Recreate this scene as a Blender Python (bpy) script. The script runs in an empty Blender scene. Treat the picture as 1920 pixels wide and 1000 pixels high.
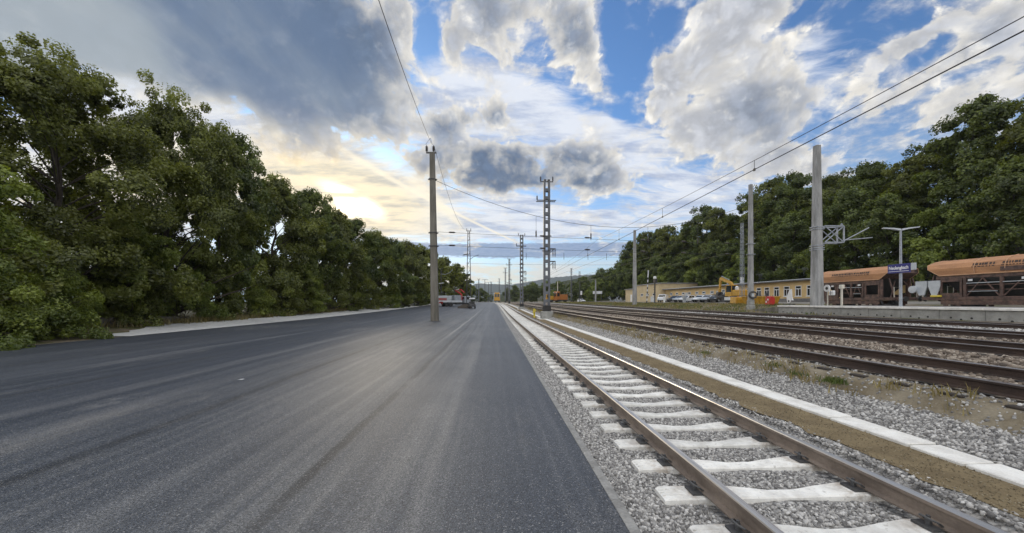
import bpy, bmesh, math, random
import numpy as np
from mathutils import Vector, Matrix
R = math.radians
rnd = random.Random(7)
sc = bpy.context.scene
col = sc.collection

# ------------------------------------------------------------------ camera
EYE = 1.62                                   # eye height above the asphalt, metres
cam_d = bpy.data.cameras.new('camera')
cam = bpy.data.objects.new('camera', cam_d)
col.objects.link(cam)
cam.location = (0, 0, EYE)
cam.rotation_euler = (R(90), 0, -math.atan(34.6 / 700))
cam_d.sensor_width = 36
cam_d.lens = 36 * 700 / 1920
cam_d.shift_y = 66 / 1920
cam_d.clip_start = .05
cam_d.clip_end = 20000
sc.camera = cam

# ------------------------------------------------------------------ exposure
sc.view_settings.view_transform = 'Standard'
sc.view_settings.look = 'None'
sc.view_settings.gamma = 1
sc.view_settings.exposure = .12
sc.view_settings.use_curve_mapping = False
sc.cycles.max_bounces = 6
sc.cycles.transparent_max_bounces = 6
sc.cycles.use_denoising = True

# ------------------------------------------------------------------ sun
SUN_AZ, SUN_EL = -21.0, 12.5                 # degrees from the track direction (+Y), above the horizon
sun_d = bpy.data.lights.new('sun', 'SUN')
sun_d.energy = 1.0
sun_d.angle = R(12)
sun_d.color = (1, .86, .66)
sun = bpy.data.objects.new('sun', sun_d)
col.objects.link(sun)
sv = Vector((math.sin(R(SUN_AZ)) * math.cos(R(SUN_EL)), math.cos(R(SUN_AZ)) * math.cos(R(SUN_EL)), math.sin(R(SUN_EL))))
sun.rotation_euler = sv.to_track_quat('Z', 'Y').to_euler()


class Nodes:
    """Short hand for writing shader maths as nodes."""
    def __init__(s, tree):
        s.t = tree
    def new(s, kind, **kw):
        n = s.t.nodes.new(kind)
        for k, v in kw.items():
            setattr(n, k, v)
        return n
    def put(s, sock, v):
        if isinstance(v, bpy.types.NodeSocket):
            s.t.links.new(v, sock)
        elif v is not None:
            if isinstance(v, (tuple, list)) and len(v) == 3 and sock.type == 'RGBA':
                v = tuple(v) + (1,)
            sock.default_value = v
    def math(s, op, a, b=None, c=None, clamp=False):
        n = s.new('ShaderNodeMath', operation=op, use_clamp=clamp)
        for i, v in enumerate((a, b, c)):
            s.put(n.inputs[i], v)
        return n.outputs[0]
    def add(s, a, b): return s.math('ADD', a, b)
    def sub(s, a, b): return s.math('SUBTRACT', a, b)
    def mul(s, a, b): return s.math('MULTIPLY', a, b)
    def mad(s, a, b, c): return s.math('MULTIPLY_ADD', a, b, c)
    def vmath(s, op, a, b=None, c=None):
        n = s.new('ShaderNodeVectorMath', operation=op)
        for i, v in enumerate((a, b, c)):
            if v is not None:
                s.put(n.inputs[i], v)
        return n.outputs[1] if op in ('LENGTH', 'DISTANCE', 'DOT_PRODUCT') else n.outputs[0]
    def xyz(s, v):
        n = s.new('ShaderNodeSeparateXYZ'); s.put(n.inputs[0], v); return n.outputs
    def vec(s, x, y, z=0.0):
        n = s.new('ShaderNodeCombineXYZ')
        for i, v in enumerate((x, y, z)):
            s.put(n.inputs[i], v)
        return n.outputs[0]
    def smooth(s, v, a, b, lo=0.0, hi=1.0, kind='SMOOTHSTEP'):
        n = s.new('ShaderNodeMapRange', interpolation_type=kind)
        for i, q in enumerate((v, a, b, lo, hi)):
            s.put(n.inputs[i], q)
        return n.outputs[0]
    def mapping(s, v, loc=(0, 0, 0), rot=(0, 0, 0), scale=(1, 1, 1), kind='POINT'):
        n = s.new('ShaderNodeMapping', vector_type=kind)
        s.put(n.inputs[0], v); s.put(n.inputs[1], loc); s.put(n.inputs[2], rot); s.put(n.inputs[3], scale)
        return n.outputs[0]
    def noise(s, v, scale, detail=4.0, rough=.5, dist=0.0, lac=2.0, color=False, dims='3D'):
        n = s.new('ShaderNodeTexNoise', noise_dimensions=dims)
        s.put(n.inputs['Vector'], v); s.put(n.inputs['Scale'], scale); s.put(n.inputs['Detail'], detail)
        s.put(n.inputs['Roughness'], rough); s.put(n.inputs['Distortion'], dist); s.put(n.inputs['Lacunarity'], lac)
        return n.outputs[1 if color else 0]
    def voronoi(s, v, scale, feature='F1', out='Distance', rand=1.0):
        n = s.new('ShaderNodeTexVoronoi', feature=feature)
        s.put(n.inputs['Vector'], v); s.put(n.inputs['Scale'], scale); s.put(n.inputs['Randomness'], rand)
        return n.outputs[out]
    def mix(s, f, a, b, blend='MIX'):
        n = s.new('ShaderNodeMix', data_type='RGBA', blend_type=blend)
        s.put(n.inputs[0], f); s.put(n.inputs[6], a); s.put(n.inputs[7], b)
        return n.outputs[2]
    def ramp(s, f, stops):
        n = s.new('ShaderNodeValToRGB')
        e = n.color_ramp.elements
        while len(e) < len(stops):
            e.new(.5)
        for q, (p, c) in zip(e, stops):
            q.position = p; q.color = tuple(c) + (1,) if len(c) == 3 else c
        s.put(n.inputs[0], f)
        return n.outputs[0]

# ------------------------------------------------------------------ sky: Nishita air with broken evening clouds
world = bpy.data.worlds.new('World')
sc.world = world
world.use_nodes = True
world.cycles.sampling_method = 'MANUAL'
world.cycles.sample_map_resolution = 512
world.node_tree.nodes.clear()
W = Nodes(world.node_tree)
air = W.new('ShaderNodeTexSky', sky_type='NISHITA', sun_disc=False)
air.sun_elevation = R(SUN_EL)
air.sun_rotation = R(SUN_AZ)
air.air_density = 1.0; air.dust_density = .6; air.ozone_density = 2.0
D = W.new('ShaderNodeTexCoord').outputs['Generated']
dx, dy, dz = W.xyz(D)
az = W.mul(W.math('ARCTAN2', dx, dy), 180 / math.pi)
el = W.mul(W.math('ARCSINE', dz), 180 / math.pi)
AE = W.vec(az, el)
zz = W.add(W.math('MAXIMUM', dz, 0.0), .13)
P = W.vec(W.math('DIVIDE', dx, zz), W.math('DIVIDE', dy, zz))       # on a flat cloud deck


def blob(a, e, ra, re, rot=0, r0=0.0):
    c, q = math.cos(R(rot)), math.sin(R(rot))
    t1 = W.mad(az, c / ra, W.mad(el, q / ra, -(a * c + e * q) / ra))
    t2 = W.mad(az, -q / re, W.mad(el, c / re, (a * q - e * c) / re))
    return W.smooth(W.math('SQRT', W.mad(t1, t1, W.mul(t2, t2))), 1.08, r0 * .6)


def total(rows):
    out = None
    for w, *r in rows:
        b = blob(*r)
        out = W.mul(b, w) if out is None else W.mad(b, w, out)
    return out


# (weight, azimuth, elevation, half width, half height, tilt, core) in degrees
CUM = [
    (1.90, -45.3, 29.2, 29.4, 8.9, 14, 0.50), (1.50, -26.3, 28.3, 19.8, 10.4, 1, 0.40), (0.80, -12.4, 25.8, 5.3, 3.8, 8, 0.10),
    (1.20, -20.4, 35.6, 12.9, 9.7, 84, 0.50), (0.90, -17.5, 24.5, 9.3, 3.8, 3, 0.20), (0.60, -24.4, 20.3, 9.6, 2.3, 2, 0.00),
    (1.35, 0.4, 36.9, 15.1, 7.9, 4, 0.50), (1.20, 12.6, 34.4, 6.5, 5.1, -19, 0.30), (0.80, 6.1, 39.9, 12.2, 3.8, -2, 0.30),
    (-1.60, -2.6, 33.2, 3.5, 2.0, -10, 0.00), (-1.00, 2.0, 31.0, 4.0, 1.2, -13, 0.00), (-1.30, -10.0, 34.6, 4.8, 2.8, -74, 0.10),
    (1.35, -6.3, 25.7, 6.3, 3.3, 25, 0.25), (1.35, 0.2, 26.1, 4.4, 3.0, -8, 0.20), (1.90, -0.4, 19.7, 15.1, 4.5, -2, 0.50),
    (0.70, -4.5, 22.8, 6.5, 2.1, 11, 0.00), (1.70, 11.8, 19.7, 10.8, 4.4, -12, 0.50), (0.80, 19.2, 17.6, 4.1, 2.6, 1, 0.10),
    (1.50, 33.8, 27.6, 12.5, 9.6, -39, 0.50), (1.20, 30.7, 23.0, 12.8, 6.4, -24, 0.35), (1.10, 25.3, 27.0, 4.9, 2.4, 26, 0.10),
    (0.90, 24.3, 30.4, 2.4, 2.0, -39, 0.00), (1.20, 38.4, 17.2, 10.1, 3.3, -31, 0.20), (1.00, 35.0, 34.9, 9.3, 4.0, -20, 0.30),
    (0.75, 47.8, 23.8, 11.2, 8.5, 11, 0.20), (1.00, 53.0, 18.5, 10.5, 6.5, 14, 0.20), (0.80, 53.7, 25.8, 7.8, 4.5, 1, 0.20),
    (-1.40, 42.5, 26.6, 3.8, 3.1, -83, 0.00), (-1.30, 47.4, 27.3, 6.1, 1.4, -8, 0.00), (-1.30, 50.6, 23.9, 5.1, 1.4, 14, 0.00),
    (-1.10, 52.7, 21.0, 4.4, 1.2, 15, 0.00), (-1.60, 40.5, 31.2, 3.4, 1.1, 22, 0.10), (1.00, 23.8, 37.3, 5.1, 1.6, -12, 0.20),
    (-1.40, 19.2, 32.6, 7.6, 4.0, -56, 0.30), (-0.80, 26.0, 33.6, 3.6, 2.5, -23, 0.10), (0.75, 35.6, 15.5, 1.9, 1.6, -40, 0.00),
    (0.70, -33.8, 17.0, 1.7, 1.2, -6, 0.00), (0.70, -28.7, 18.1, 2.3, 1.4, -7, 0.00), (0.70, -13.1, 13.6, 3.0, 1.3, 5, 0.00),
]
DARK = [
    (0.72, -45.3, 29.2, 33.0, 10.0, 14, 0.50), (0.50, -23.1, 28.1, 19.0, 11.4, 0, 0.30), (0.50, -20.4, 35.6, 12.9, 9.7, 84, 0.50),
    (0.55, 0.4, 36.9, 16.3, 6.8, 5, 0.20), (0.70, 12.6, 34.9, 6.5, 4.8, -14, 0.20), (-0.80, 3.2, 33.7, 6.5, 4.0, -0, 0.00),
    (-0.35, -3.7, 35.7, 4.1, 3.2, 8, 0.00), (0.80, -6.5, 25.7, 6.3, 4.0, 23, 0.20), (0.80, -0.0, 25.9, 4.9, 3.7, -3, 0.20),
    (1.20, 3.6, 19.0, 18.8, 5.1, -4, 0.50), (0.25, 12.6, 19.8, 9.6, 4.3, -12, 0.20), (0.60, 36.7, 22.9, 8.1, 5.8, -38, 0.10),
    (-0.40, 28.7, 29.8, 6.3, 4.9, 67, 0.00), (-0.30, 32.0, 19.6, 9.3, 1.8, -25, 0.00), (0.30, 43.4, 16.7, 7.2, 3.1, -28, 0.10),
    (0.40, 52.3, 16.3, 9.3, 3.6, 11, 0.10), (0.25, 53.0, 23.5, 6.5, 4.6, -11, 0.10),
]
SOFT = [
    (1.20, -46.0, 29.7, 29.6, 11.2, 17, 0.60), (1.00, -26.9, 27.9, 15.5, 9.2, 4, 0.40),
]
PALE = [
    (0.90, -47.4, 24.8, 10.7, 7.2, 11, 0.20), (0.70, -34.8, 20.8, 16.1, 3.6, -8, 0.10), (0.50, -21.7, 21.0, 10.0, 3.3, 0, 0.00),
]
VEIL = [
    (1.00, -2.1, 29.7, 15.2, 5.6, -8, 0.10), (0.80, -8.5, 25.2, 6.4, 5.2, 14, 0.10), (0.75, 6.1, 28.2, 13.7, 4.5, -15, 0.10),
    (1.00, 20.3, 21.3, 15.2, 5.3, -15, 0.10), (0.90, 28.7, 14.1, 17.3, 6.2, -8, 0.10), (1.20, -24.4, 16.0, 20.8, 9.0, -10, 0.30),
    (0.90, -29.3, 19.1, 11.2, 3.9, -10, 0.20), (0.70, 2.8, 11.0, 34.4, 3.2, -0, 0.20), (0.90, -5.3, 14.0, 20.7, 5.4, -7, 0.20),
    (0.80, 10.2, 13.2, 12.1, 4.6, -2, 0.10), (0.90, 41.5, 9.3, 10.1, 4.3, -9, 0.10), (0.80, 2.8, 23.6, 21.3, 4.8, -0, 0.10),
    (0.80, -40.5, 20.8, 12.1, 6.7, -37, 0.20), (1.60, -46.3, 9.9, 15.7, 12.6, 37, 0.30), (0.60, 37.8, 26.0, 17.3, 7.8, -20, 0.20),
    (-0.40, -4.5, 13.2, 4.8, 3.1, 3, 0.00), (-0.70, 13.4, 15.4, 8.7, 2.5, -3, 0.00), (-0.60, 27.4, 19.1, 5.5, 2.6, -10, 0.00),
    (-0.80, 19.5, 29.6, 7.8, 4.1, -61, 0.10),
]
BAND = [
    (1.20, 2.8, 7.8, 23.7, 1.5, -0, 0.50), (0.90, 18.0, 7.7, 12.2, 1.4, -1, 0.40), (0.90, -14.6, 8.0, 8.9, 1.4, -2, 0.30),
]
GLOW = [
    (1.00, -22.4, 13.9, 29.0, 12.8, -5, 0.08), (0.50, -46.3, 9.9, 15.7, 12.6, 37, 0.20),
]
HOT = [
    (1.20, -20.2, 13.9, 5.5, 1.8, -24, 0.00), (1.10, -21.7, 12.3, 3.7, 1.4, 1, 0.00),
]
# noise fields
warp = W.vmath('MULTIPLY_ADD', W.noise(P, 1.6, 3, .5, color=True), (.5, .5, 0), (-.25, -.25, 0))
Pw = W.vmath('MULTIPLY', W.vmath('ADD', P, warp), (1.35, .80, 1))
Dw = W.vmath('ADD', D, W.vmath('MULTIPLY_ADD', W.noise(D, 5, 3, .5, color=True), (.10, .10, .10), (-.05, -.05, -.05)))


def puffs(p, d, fine):
    return W.mad(W.noise(p, 4.2, 3, .5), .42, W.mul(W.noise(d, 10.5, fine, .6), .58))


n1 = puffs(Pw, Dw, 9)
n1s = puffs(W.vmath('ADD', Pw, (sv.x * .035, sv.y * .035, 0)), W.vmath('ADD', Dw, tuple(.018 * c for c in sv)), 6)
relief = W.sub(n1, n1s)
n2 = W.noise(W.vmath('ADD', P, (7.3, 2.1, 0)), 15.0, 6, .62)
Pc = W.mapping(Pw, (3, 1, 0), (0, 0, R(58)), (1.3, 6.5, 1))
ci = W.noise(Pc, 1.5, 8, .6, .5)
ci2 = W.noise(W.mapping(P, (0, 5, 0), (0, 0, R(35)), (2, 5, 1)), 1.2, 6, .62)
AEn = W.vmath('ADD', AE, W.vmath('MULTIPLY_ADD', W.noise(W.vmath('SCALE', AE), 1, 4, .6, color=True), (4, 1.6, 0), (-2, -.8, 0)))
AEn.node.inputs[1].links[0].from_node.inputs[0].links[0].from_node.inputs['Scale'].default_value = .18

# thin high veil over the blue air
clear = W.vmath('MINIMUM', air.outputs[0], (14, 12, 10))
clear = W.vmath('MULTIPLY', clear, (.76, 1.18, 1.68))
lowpale = W.smooth(el, 26, -2)
clear = W.mix(W.mul(lowpale, .6), clear, (5.2, 6.2, 7.4))
glow = total(GLOW)
glow2 = W.mul(glow, glow)
clear = W.mix(W.smooth(glow, .25, 1, 0, .55), clear, (8.0, 7.6, 6.6))
veil = W.smooth(W.add(W.mad(ci, 2.4, -1.2), W.sub(total(VEIL), .22)), -.05, .7)
veilcol = W.mix(W.math('MINIMUM', W.mul(glow2, 1.5), 1), (8.0, 8.3, 8.9), (9.8, 8.6, 6.2))
veilcol = W.mix(W.smooth(ci2, .42, .66), veilcol, W.vmath('MULTIPLY', veilcol, (.52, .58, .72)))
veil = W.mul(veil, W.smooth(el, .3, 3.5))
sky = W.mix(W.mul(veil, .92), clear, veilcol)

# contrails
def trail(a0, e0, a1, e1, w):
    ax_, ex_ = a1 - a0, e1 - e0
    ln = math.hypot(ax_, ex_)
    rel = W.vmath('SUBTRACT', AE, (a0, e0, 0))
    t = W.mul(W.vmath('DOT_PRODUCT', rel, (ax_ / ln, ex_ / ln, 0)), 1 / ln)
    dd = W.math('ABSOLUTE', W.vmath('DOT_PRODUCT', rel, (-ex_ / ln, ax_ / ln, 0)))
    wid = W.mad(W.math('MAXIMUM', W.sub(1, t), 0), w * 1.6, w * .5)
    m = W.smooth(W.math('DIVIDE', dd, wid), 1, .1)
    return W.mul(m, W.mul(W.smooth(t, -.1, .1), W.smooth(t, 1.05, .9)))
sky = W.mix(W.mul(trail(-24.39, 21.56, 4.88, 8.45, 0.35), .75), sky, (10.2, 9.4, 7.6))
sky = W.mix(W.mul(trail(-12.36, 18.02, -4.66, 11.29, 1.10), .75), sky, (10.2, 9.4, 7.6))


# low slate bank and the bright strip under it
band = W.smooth(W.add(total(BAND), W.mad(n2, 1.4, -.7)), .25, .75)
sky = W.mix(W.mul(band, .92), sky, W.mix(W.smooth(n2, .3, .7), (1.9, 2.8, 4.7), (2.9, 3.7, 5.4)))
lown = W.noise(W.vmath('MULTIPLY', AE, (.16, .75, 0)), 1.0, 7, .65)
low = W.mul(W.smooth(el, 6.6, 5.0), W.smooth(el, .6, 3.2))
low = W.mul(low, W.smooth(lown, .34, .55))
lowcol = W.mix(W.smooth(W.math('ABSOLUTE', W.sub(az, SUN_AZ + 6)), 40, 5), (6.8, 7.1, 7.6), (9.6, 8.4, 6.0))
sky = W.mix(W.mul(low, .8), sky, lowcol)

# cumulus
soft = total(SOFT)
cum = W.mad(W.math('MINIMUM', soft, 1), .75, W.math('MINIMUM', total(CUM), 1.55))
cover = W.mad(cum, 1.2, W.mad(n1, 8.6, -4.62))
n3 = W.math('ABSOLUTE', W.mad(W.noise(Dw, 24, 5, .5), 4, -2))
cover = W.sub(W.add(cover, W.mad(n2, .9, -.45)), W.smooth(el, 9.5, 5.5, 0, .8))
cover = W.mad(n3, .55, W.sub(cover, .2))
fringe = W.mul(W.smooth(cover, -.75, .55), W.smooth(W.mad(ci, .6, W.mul(n2, .5)), .40, .68, 0, .75))
alpha = W.mul(W.math('MAXIMUM', W.smooth(cover, .12, .85), fringe), W.smooth(el, 1, 3.5))
thick = W.smooth(W.mad(W.noise(P, 3.0, 3, .5), 1.6, W.sub(cover, .8)), .45, 1.85)
slate = W.math('MINIMUM', W.math('MAXIMUM', W.add(total(DARK), W.mad(W.noise(Pw, 2.2, 5, .55), 1.0, -.5)), 0), 1)
warm = W.math('MINIMUM', W.mul(glow, 1.2), 1)
edge = W.mix(warm, (9.5, 9.1, 8.3), (10.2, 8.7, 6.0))
core = W.mix(slate, (5.9, 6.0, 6.3), (1.35, 1.95, 3.0))
lit = W.smooth(relief, -.09, .10)
body = W.mix(thick, edge, core)
body = W.mix(W.mul(W.sub(1, lit), W.mad(slate, .1, .5)), body, W.vmath('MULTIPLY', core, (.72, .76, .84)))
body = W.mix(W.mul(W.smooth(relief, .015, .11), W.mad(slate, -.5, .75)), body, edge)
puff = W.mul(W.smooth(n3, .0, .7, .84, 1.08), W.mad(n2, .5, .75))
body = W.vmath('MULTIPLY', body, W.vec(puff, puff, puff))
# the big smooth rain-grey sheet: only slow streaks in it
sheet = W.noise(W.mapping(P, (0, 0, 0), (0, 0, R(12)), (2.2, .7, 1)), 2.0, 5, .55)
shcol = W.mix(W.smooth(W.add(W.mul(sheet, 1.2), W.mul(total(PALE), .9)), .45, 1.25), (1.15, 1.75, 2.85), (3.6, 4.1, 4.5))
body = W.mix(W.mul(W.math('MINIMUM', soft, 1), .85), body, shcol)
sky = W.mix(alpha, sky, body)

# the veiled sun
hot = W.mul(total(HOT), W.smooth(ci, .35, .55))
sky = W.vmath('ADD', sky, W.vmath('SCALE', (26, 22, 14), None)); sky.node.inputs[1].links[0].from_node.inputs[3].default_value = 1
W.put(sky.node.inputs[1].links[0].from_node.inputs[3], hot)
sky = W.vmath('ADD', sky, W.vmath('MULTIPLY', W.vec(glow2, glow2, glow2), (1.5, .9, .1)))

# behind and above the viewer: unseen broken cloud, added extra bright to light ground and trees
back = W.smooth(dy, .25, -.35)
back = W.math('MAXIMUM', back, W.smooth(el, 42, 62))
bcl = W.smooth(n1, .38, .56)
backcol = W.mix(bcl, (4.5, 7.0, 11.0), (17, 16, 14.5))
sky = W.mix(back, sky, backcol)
sky = W.mix(W.smooth(el, -.2, -3), sky, (1.2, 1.2, 1.1))


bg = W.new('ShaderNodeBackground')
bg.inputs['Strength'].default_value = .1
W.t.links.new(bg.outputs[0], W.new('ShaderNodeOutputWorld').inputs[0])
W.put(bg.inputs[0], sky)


# ------------------------------------------------------------------ materials
def material(name):
    m = bpy.data.materials.new(name)
    m.use_nodes = True
    m.node_tree.nodes.clear()
    n = Nodes(m.node_tree)
    b = n.new('ShaderNodeBsdfPrincipled')
    o = n.new('ShaderNodeOutputMaterial')
    m.node_tree.links.new(b.outputs[0], o.inputs[0])
    return m, n, b


def bump(n, b, h, dist, strength=1.0):
    k = n.new('ShaderNodeBump')
    n.put(k.inputs['Strength'], strength); n.put(k.inputs['Distance'], dist); n.put(k.inputs['Height'], h)
    n.put(b.inputs['Normal'], k.outputs[0])


def surf(name, a, c, scale=3.0, rough=.6, metal=0.0, dist=.004, stretch=(1, 1, 1), coat=0.0, fine=40.0, spec=.5):
    """Two tones mixed by broken noise, with fine bump."""
    m, n, b = material(name)
    p = n.new('ShaderNodeTexCoord').outputs['Object']
    q = n.vmath('MULTIPLY', p, stretch)
    f = n.smooth(n.noise(q, scale, 6, .65), .32, .68)
    g = n.noise(p, fine, 3, .6)
    cl = n.mix(f, a, c)
    cl = n.mix(n.smooth(g, .3, .7, 0, .35), cl, n.vmath('MULTIPLY', cl, (.6, .6, .6)))
    n.put(b.inputs['Base Color'], cl)
    n.put(b.inputs['Roughness'], n.mad(g, .25, rough - .12))
    n.put(b.inputs['Metallic'], metal)
    n.put(b.inputs['Coat Weight'], coat)
    n.put(b.inputs['Specular IOR Level'], spec)
    if dist:
        bump(n, b, g, dist, .6)
    return m


def stone_mat(name, tones, cell, dust, dust_amt, depth=.03):
    m, n, b = material(name)
    p = n.new('ShaderNodeNewGeometry').outputs['Position']
    pw = n.vmath('ADD', p, n.vmath('MULTIPLY_ADD', n.noise(p, cell * .8, 2, .5, color=True), (.6 / cell,) * 3, (-.3 / cell,) * 3))
    v = n.voronoi(pw, cell, out='Color')
    d = n.voronoi(pw, cell, out='Distance')
    rc = n.xyz(v)[0]
    c = n.ramp(rc, tones)
    c = n.mix(n.smooth(d, .45, .85, 0, .55), c, n.vmath('MULTIPLY', c, (.35, .34, .33)))
    big = n.smooth(n.noise(p, .7, 5, .6), .42, .66)
    c = n.mix(n.mul(big, dust_amt), c, dust)
    n.put(b.inputs['Base Color'], c)
    n.put(b.inputs['Roughness'], .9)
    n.put(b.inputs['Specular IOR Level'], .25)
    bump(n, b, n.add(n.mul(d, -1), n.mul(rc, .35)), depth)
    return m


GREY_TONES = [(0, (.13, .125, .122)), (.35, (.26, .252, .244)), (.7, (.40, .388, .37)), (1, (.62, .605, .58))]
BROWN_TONES = [(0, (.07, .055, .045)), (.4, (.17, .135, .105)), (.75, (.28, .235, .19)), (1, (.42, .37, .31))]
M = {}
M['ballast'] = stone_mat('grey_ballast', GREY_TONES, 25, (.27, .25, .22), .25)
M['old_ballast'] = stone_mat('brown_ballast', BROWN_TONES, 15, (.16, .125, .09), .5, .04)
M['concrete'] = surf('concrete', (.36, .36, .34), (.24, .24, .225), 2.2, .85, dist=.004)
M['concrete_dark'] = surf('weathered_concrete', (.21, .195, .165), (.10, .093, .078), 2.4, .9, dist=.008, stretch=(1, 1, .15))
M['concrete_pole'] = surf('pole_concrete', (.38, .38, .375), (.19, .19, .185), 2.4, .85, dist=.008, stretch=(1, 1, .18))
M['concrete_white'] = surf('new_concrete', (.84, .83, .79), (.64, .62, .58), 2.6, .85, dist=.003, fine=70)


def sleeper_mat():
    m, n, b = material('sleeper_concrete')
    p = n.new('ShaderNodeTexCoord').outputs['Object']
    r = n.new('ShaderNodeObjectInfo').outputs['Random']
    x, y, z = n.xyz(p)
    q = n.vmath('ADD', p, n.vec(n.mul(r, 60), n.mul(r, 37), 0))
    f = n.noise(q, 5, 6, .65)
    g = n.noise(q, 45, 4, .65)
    c = n.mix(n.smooth(f, .35, .68), (.82, .81, .77), (.60, .585, .55))
    near = n.smooth(n.math('ABSOLUTE', n.sub(n.math('ABSOLUTE', x), .75)), .42, .06)
    c = n.mix(n.mul(near, n.smooth(n.noise(q, 9, 5, .7), .38, .66, .05, .8)), c, (.27, .20, .14))
    c = n.mix(n.smooth(n.noise(q, 26, 3, .6), .60, .70, 0, .55), c, (.34, .32, .29))
    k = n.mad(r, .22, .84)
    n.put(b.inputs['Base Color'], n.vmath('MULTIPLY', c, n.vec(k, k, k)))
    n.put(b.inputs['Roughness'], .85); n.put(b.inputs['Specular IOR Level'], .3)
    bump(n, b, g, .004, .7)
    return m


M['sleeper'] = sleeper_mat()
M['kerb'] = surf('kerb_concrete', (.30, .295, .28), (.20, .195, .185), 5, .85)
M['galv_mast'] = surf('mast_steel', (.15, .16, .18), (.08, .087, .10), 1.5, .55, .2, .001, stretch=(1, 1, .2))
M['galv'] = surf('galvanised_steel', (.36, .39, .43), (.24, .26, .29), 2.5, .5, .25, .001)
M['galv_dark'] = surf('dull_steel', (.10, .10, .10), (.055, .055, .06), 2.5, .55, .3, .001)
M['black'] = surf('black_rubber_and_shade', (.02, .02, .021), (.035, .034, .033), 6, .75)
M['wire'] = surf('wire_copper_oxide', (.035, .037, .04), (.05, .05, .05), 3, .5, .6, 0)
M['insulator'] = surf('brown_porcelain', (.045, .030, .025), (.03, .022, .02), 5, .25, 0, 0)
M['white'] = surf('white_paint', (.76, .77, .78), (.66, .67, .68), 2, .4, dist=.001)
M['cream'] = surf('cream_board', (.70, .66, .56), (.60, .56, .47), 2, .5, dist=.001)
M['red'] = surf('red_paint', (.55, .03, .025), (.40, .025, .02), 3, .45, dist=.001)
M['yellow'] = surf('yellow_paint', (.60, .33, .03), (.42, .22, .025), 3, .45, dist=.001)
M['orange'] = surf('orange_paint', (.45, .17, .04), (.32, .12, .035), 3, .5, dist=.001)
M['lime'] = surf('yellow_marker_paint', (.72, .58, .05), (.6, .46, .05), 3, .5, dist=.001)
M['wagon_tan'] = surf('tan_wagon_paint', (.50, .25, .115), (.35, .175, .085), 1.8, .6, dist=.002, stretch=(1, .35, 1.6), fine=14)
M['wagon_brown'] = surf('dark_brown_wagon_paint', (.15, .088, .070), (.045, .028, .025), 3.4, .7, dist=.003, fine=18)
M['wagon_edge'] = surf('pale_wagon_trim', (.56, .33, .19), (.44, .25, .14), 3, .6)
M['stencil'] = surf('black_stencil', (.05, .03, .025), (.07, .045, .035), 6, .7, dist=0)
M['pale_grey'] = surf('pale_grey_plate', (.52, .55, .58), (.42, .45, .48), 2, .6)
M['facade'] = surf('yellow_render', (.70, .50, .24), (.60, .42, .20), .8, .9, dist=.004)
M['facade_pale'] = surf('pale_render', (.60, .48, .29), (.52, .41, .24), .8, .9, dist=.004)
M['plinth'] = surf('grey_plinth', (.20, .19, .18), (.14, .135, .13), 2, .9)
M['roof'] = surf('grey_roof_sheet', (.30, .30, .31), (.20, .20, .20), 1.2, .7, stretch=(1, .3, 1))
M['bark'] = surf('bark', (.075, .06, .045), (.04, .032, .025), 6, .95, dist=.02, stretch=(1, 1, .25))
M['sand'] = surf('brown_sand', (.235, .185, .11), (.165, .128, .078), 2.2, .97, dist=.02, fine=45, spec=.1)
M['dirt'] = surf('sandy_dirt', (.27, .235, .175), (.17, .14, .095), 2.0, .97, dist=.02, fine=30, spec=.1)
M['sign_blue'] = surf('blue_enamel', (.028, .032, .20), (.022, .026, .16), 2, .35, dist=0)
M['lettering'] = surf('white_lettering', (.85, .85, .86), (.8, .8, .82), 3, .5, dist=0)
M['road_white'] = surf('pale_gravel', (.60, .60, .58), (.45, .445, .43), 3, .95, dist=.01, fine=25)
M['red_text'] = surf('faded_red_lettering', (.35, .10, .09), (.28, .08, .08), 4, .6, dist=0)


def glass_mat():
    m, n, b = material('dark_glass')
    n.put(b.inputs['Base Color'], (.018, .022, .026)); n.put(b.inputs['Roughness'], .08)
    n.put(b.inputs['Specular IOR Level'], .7)
    return m


M['glass'] = glass_mat()


def car_paint(name, c):
    m, n, b = material(name)
    p = n.new('ShaderNodeTexCoord').outputs['Object']
    n.put(b.inputs['Base Color'], n.mix(n.smooth(n.noise(p, 3, 5, .6), .4, .8, 0, .25), c, tuple(x * .7 + .02 for x in c)))
    n.put(b.inputs['Roughness'], .35); n.put(b.inputs['Coat Weight'], .6); n.put(b.inputs['Coat Roughness'], .06)
    return m


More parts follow.
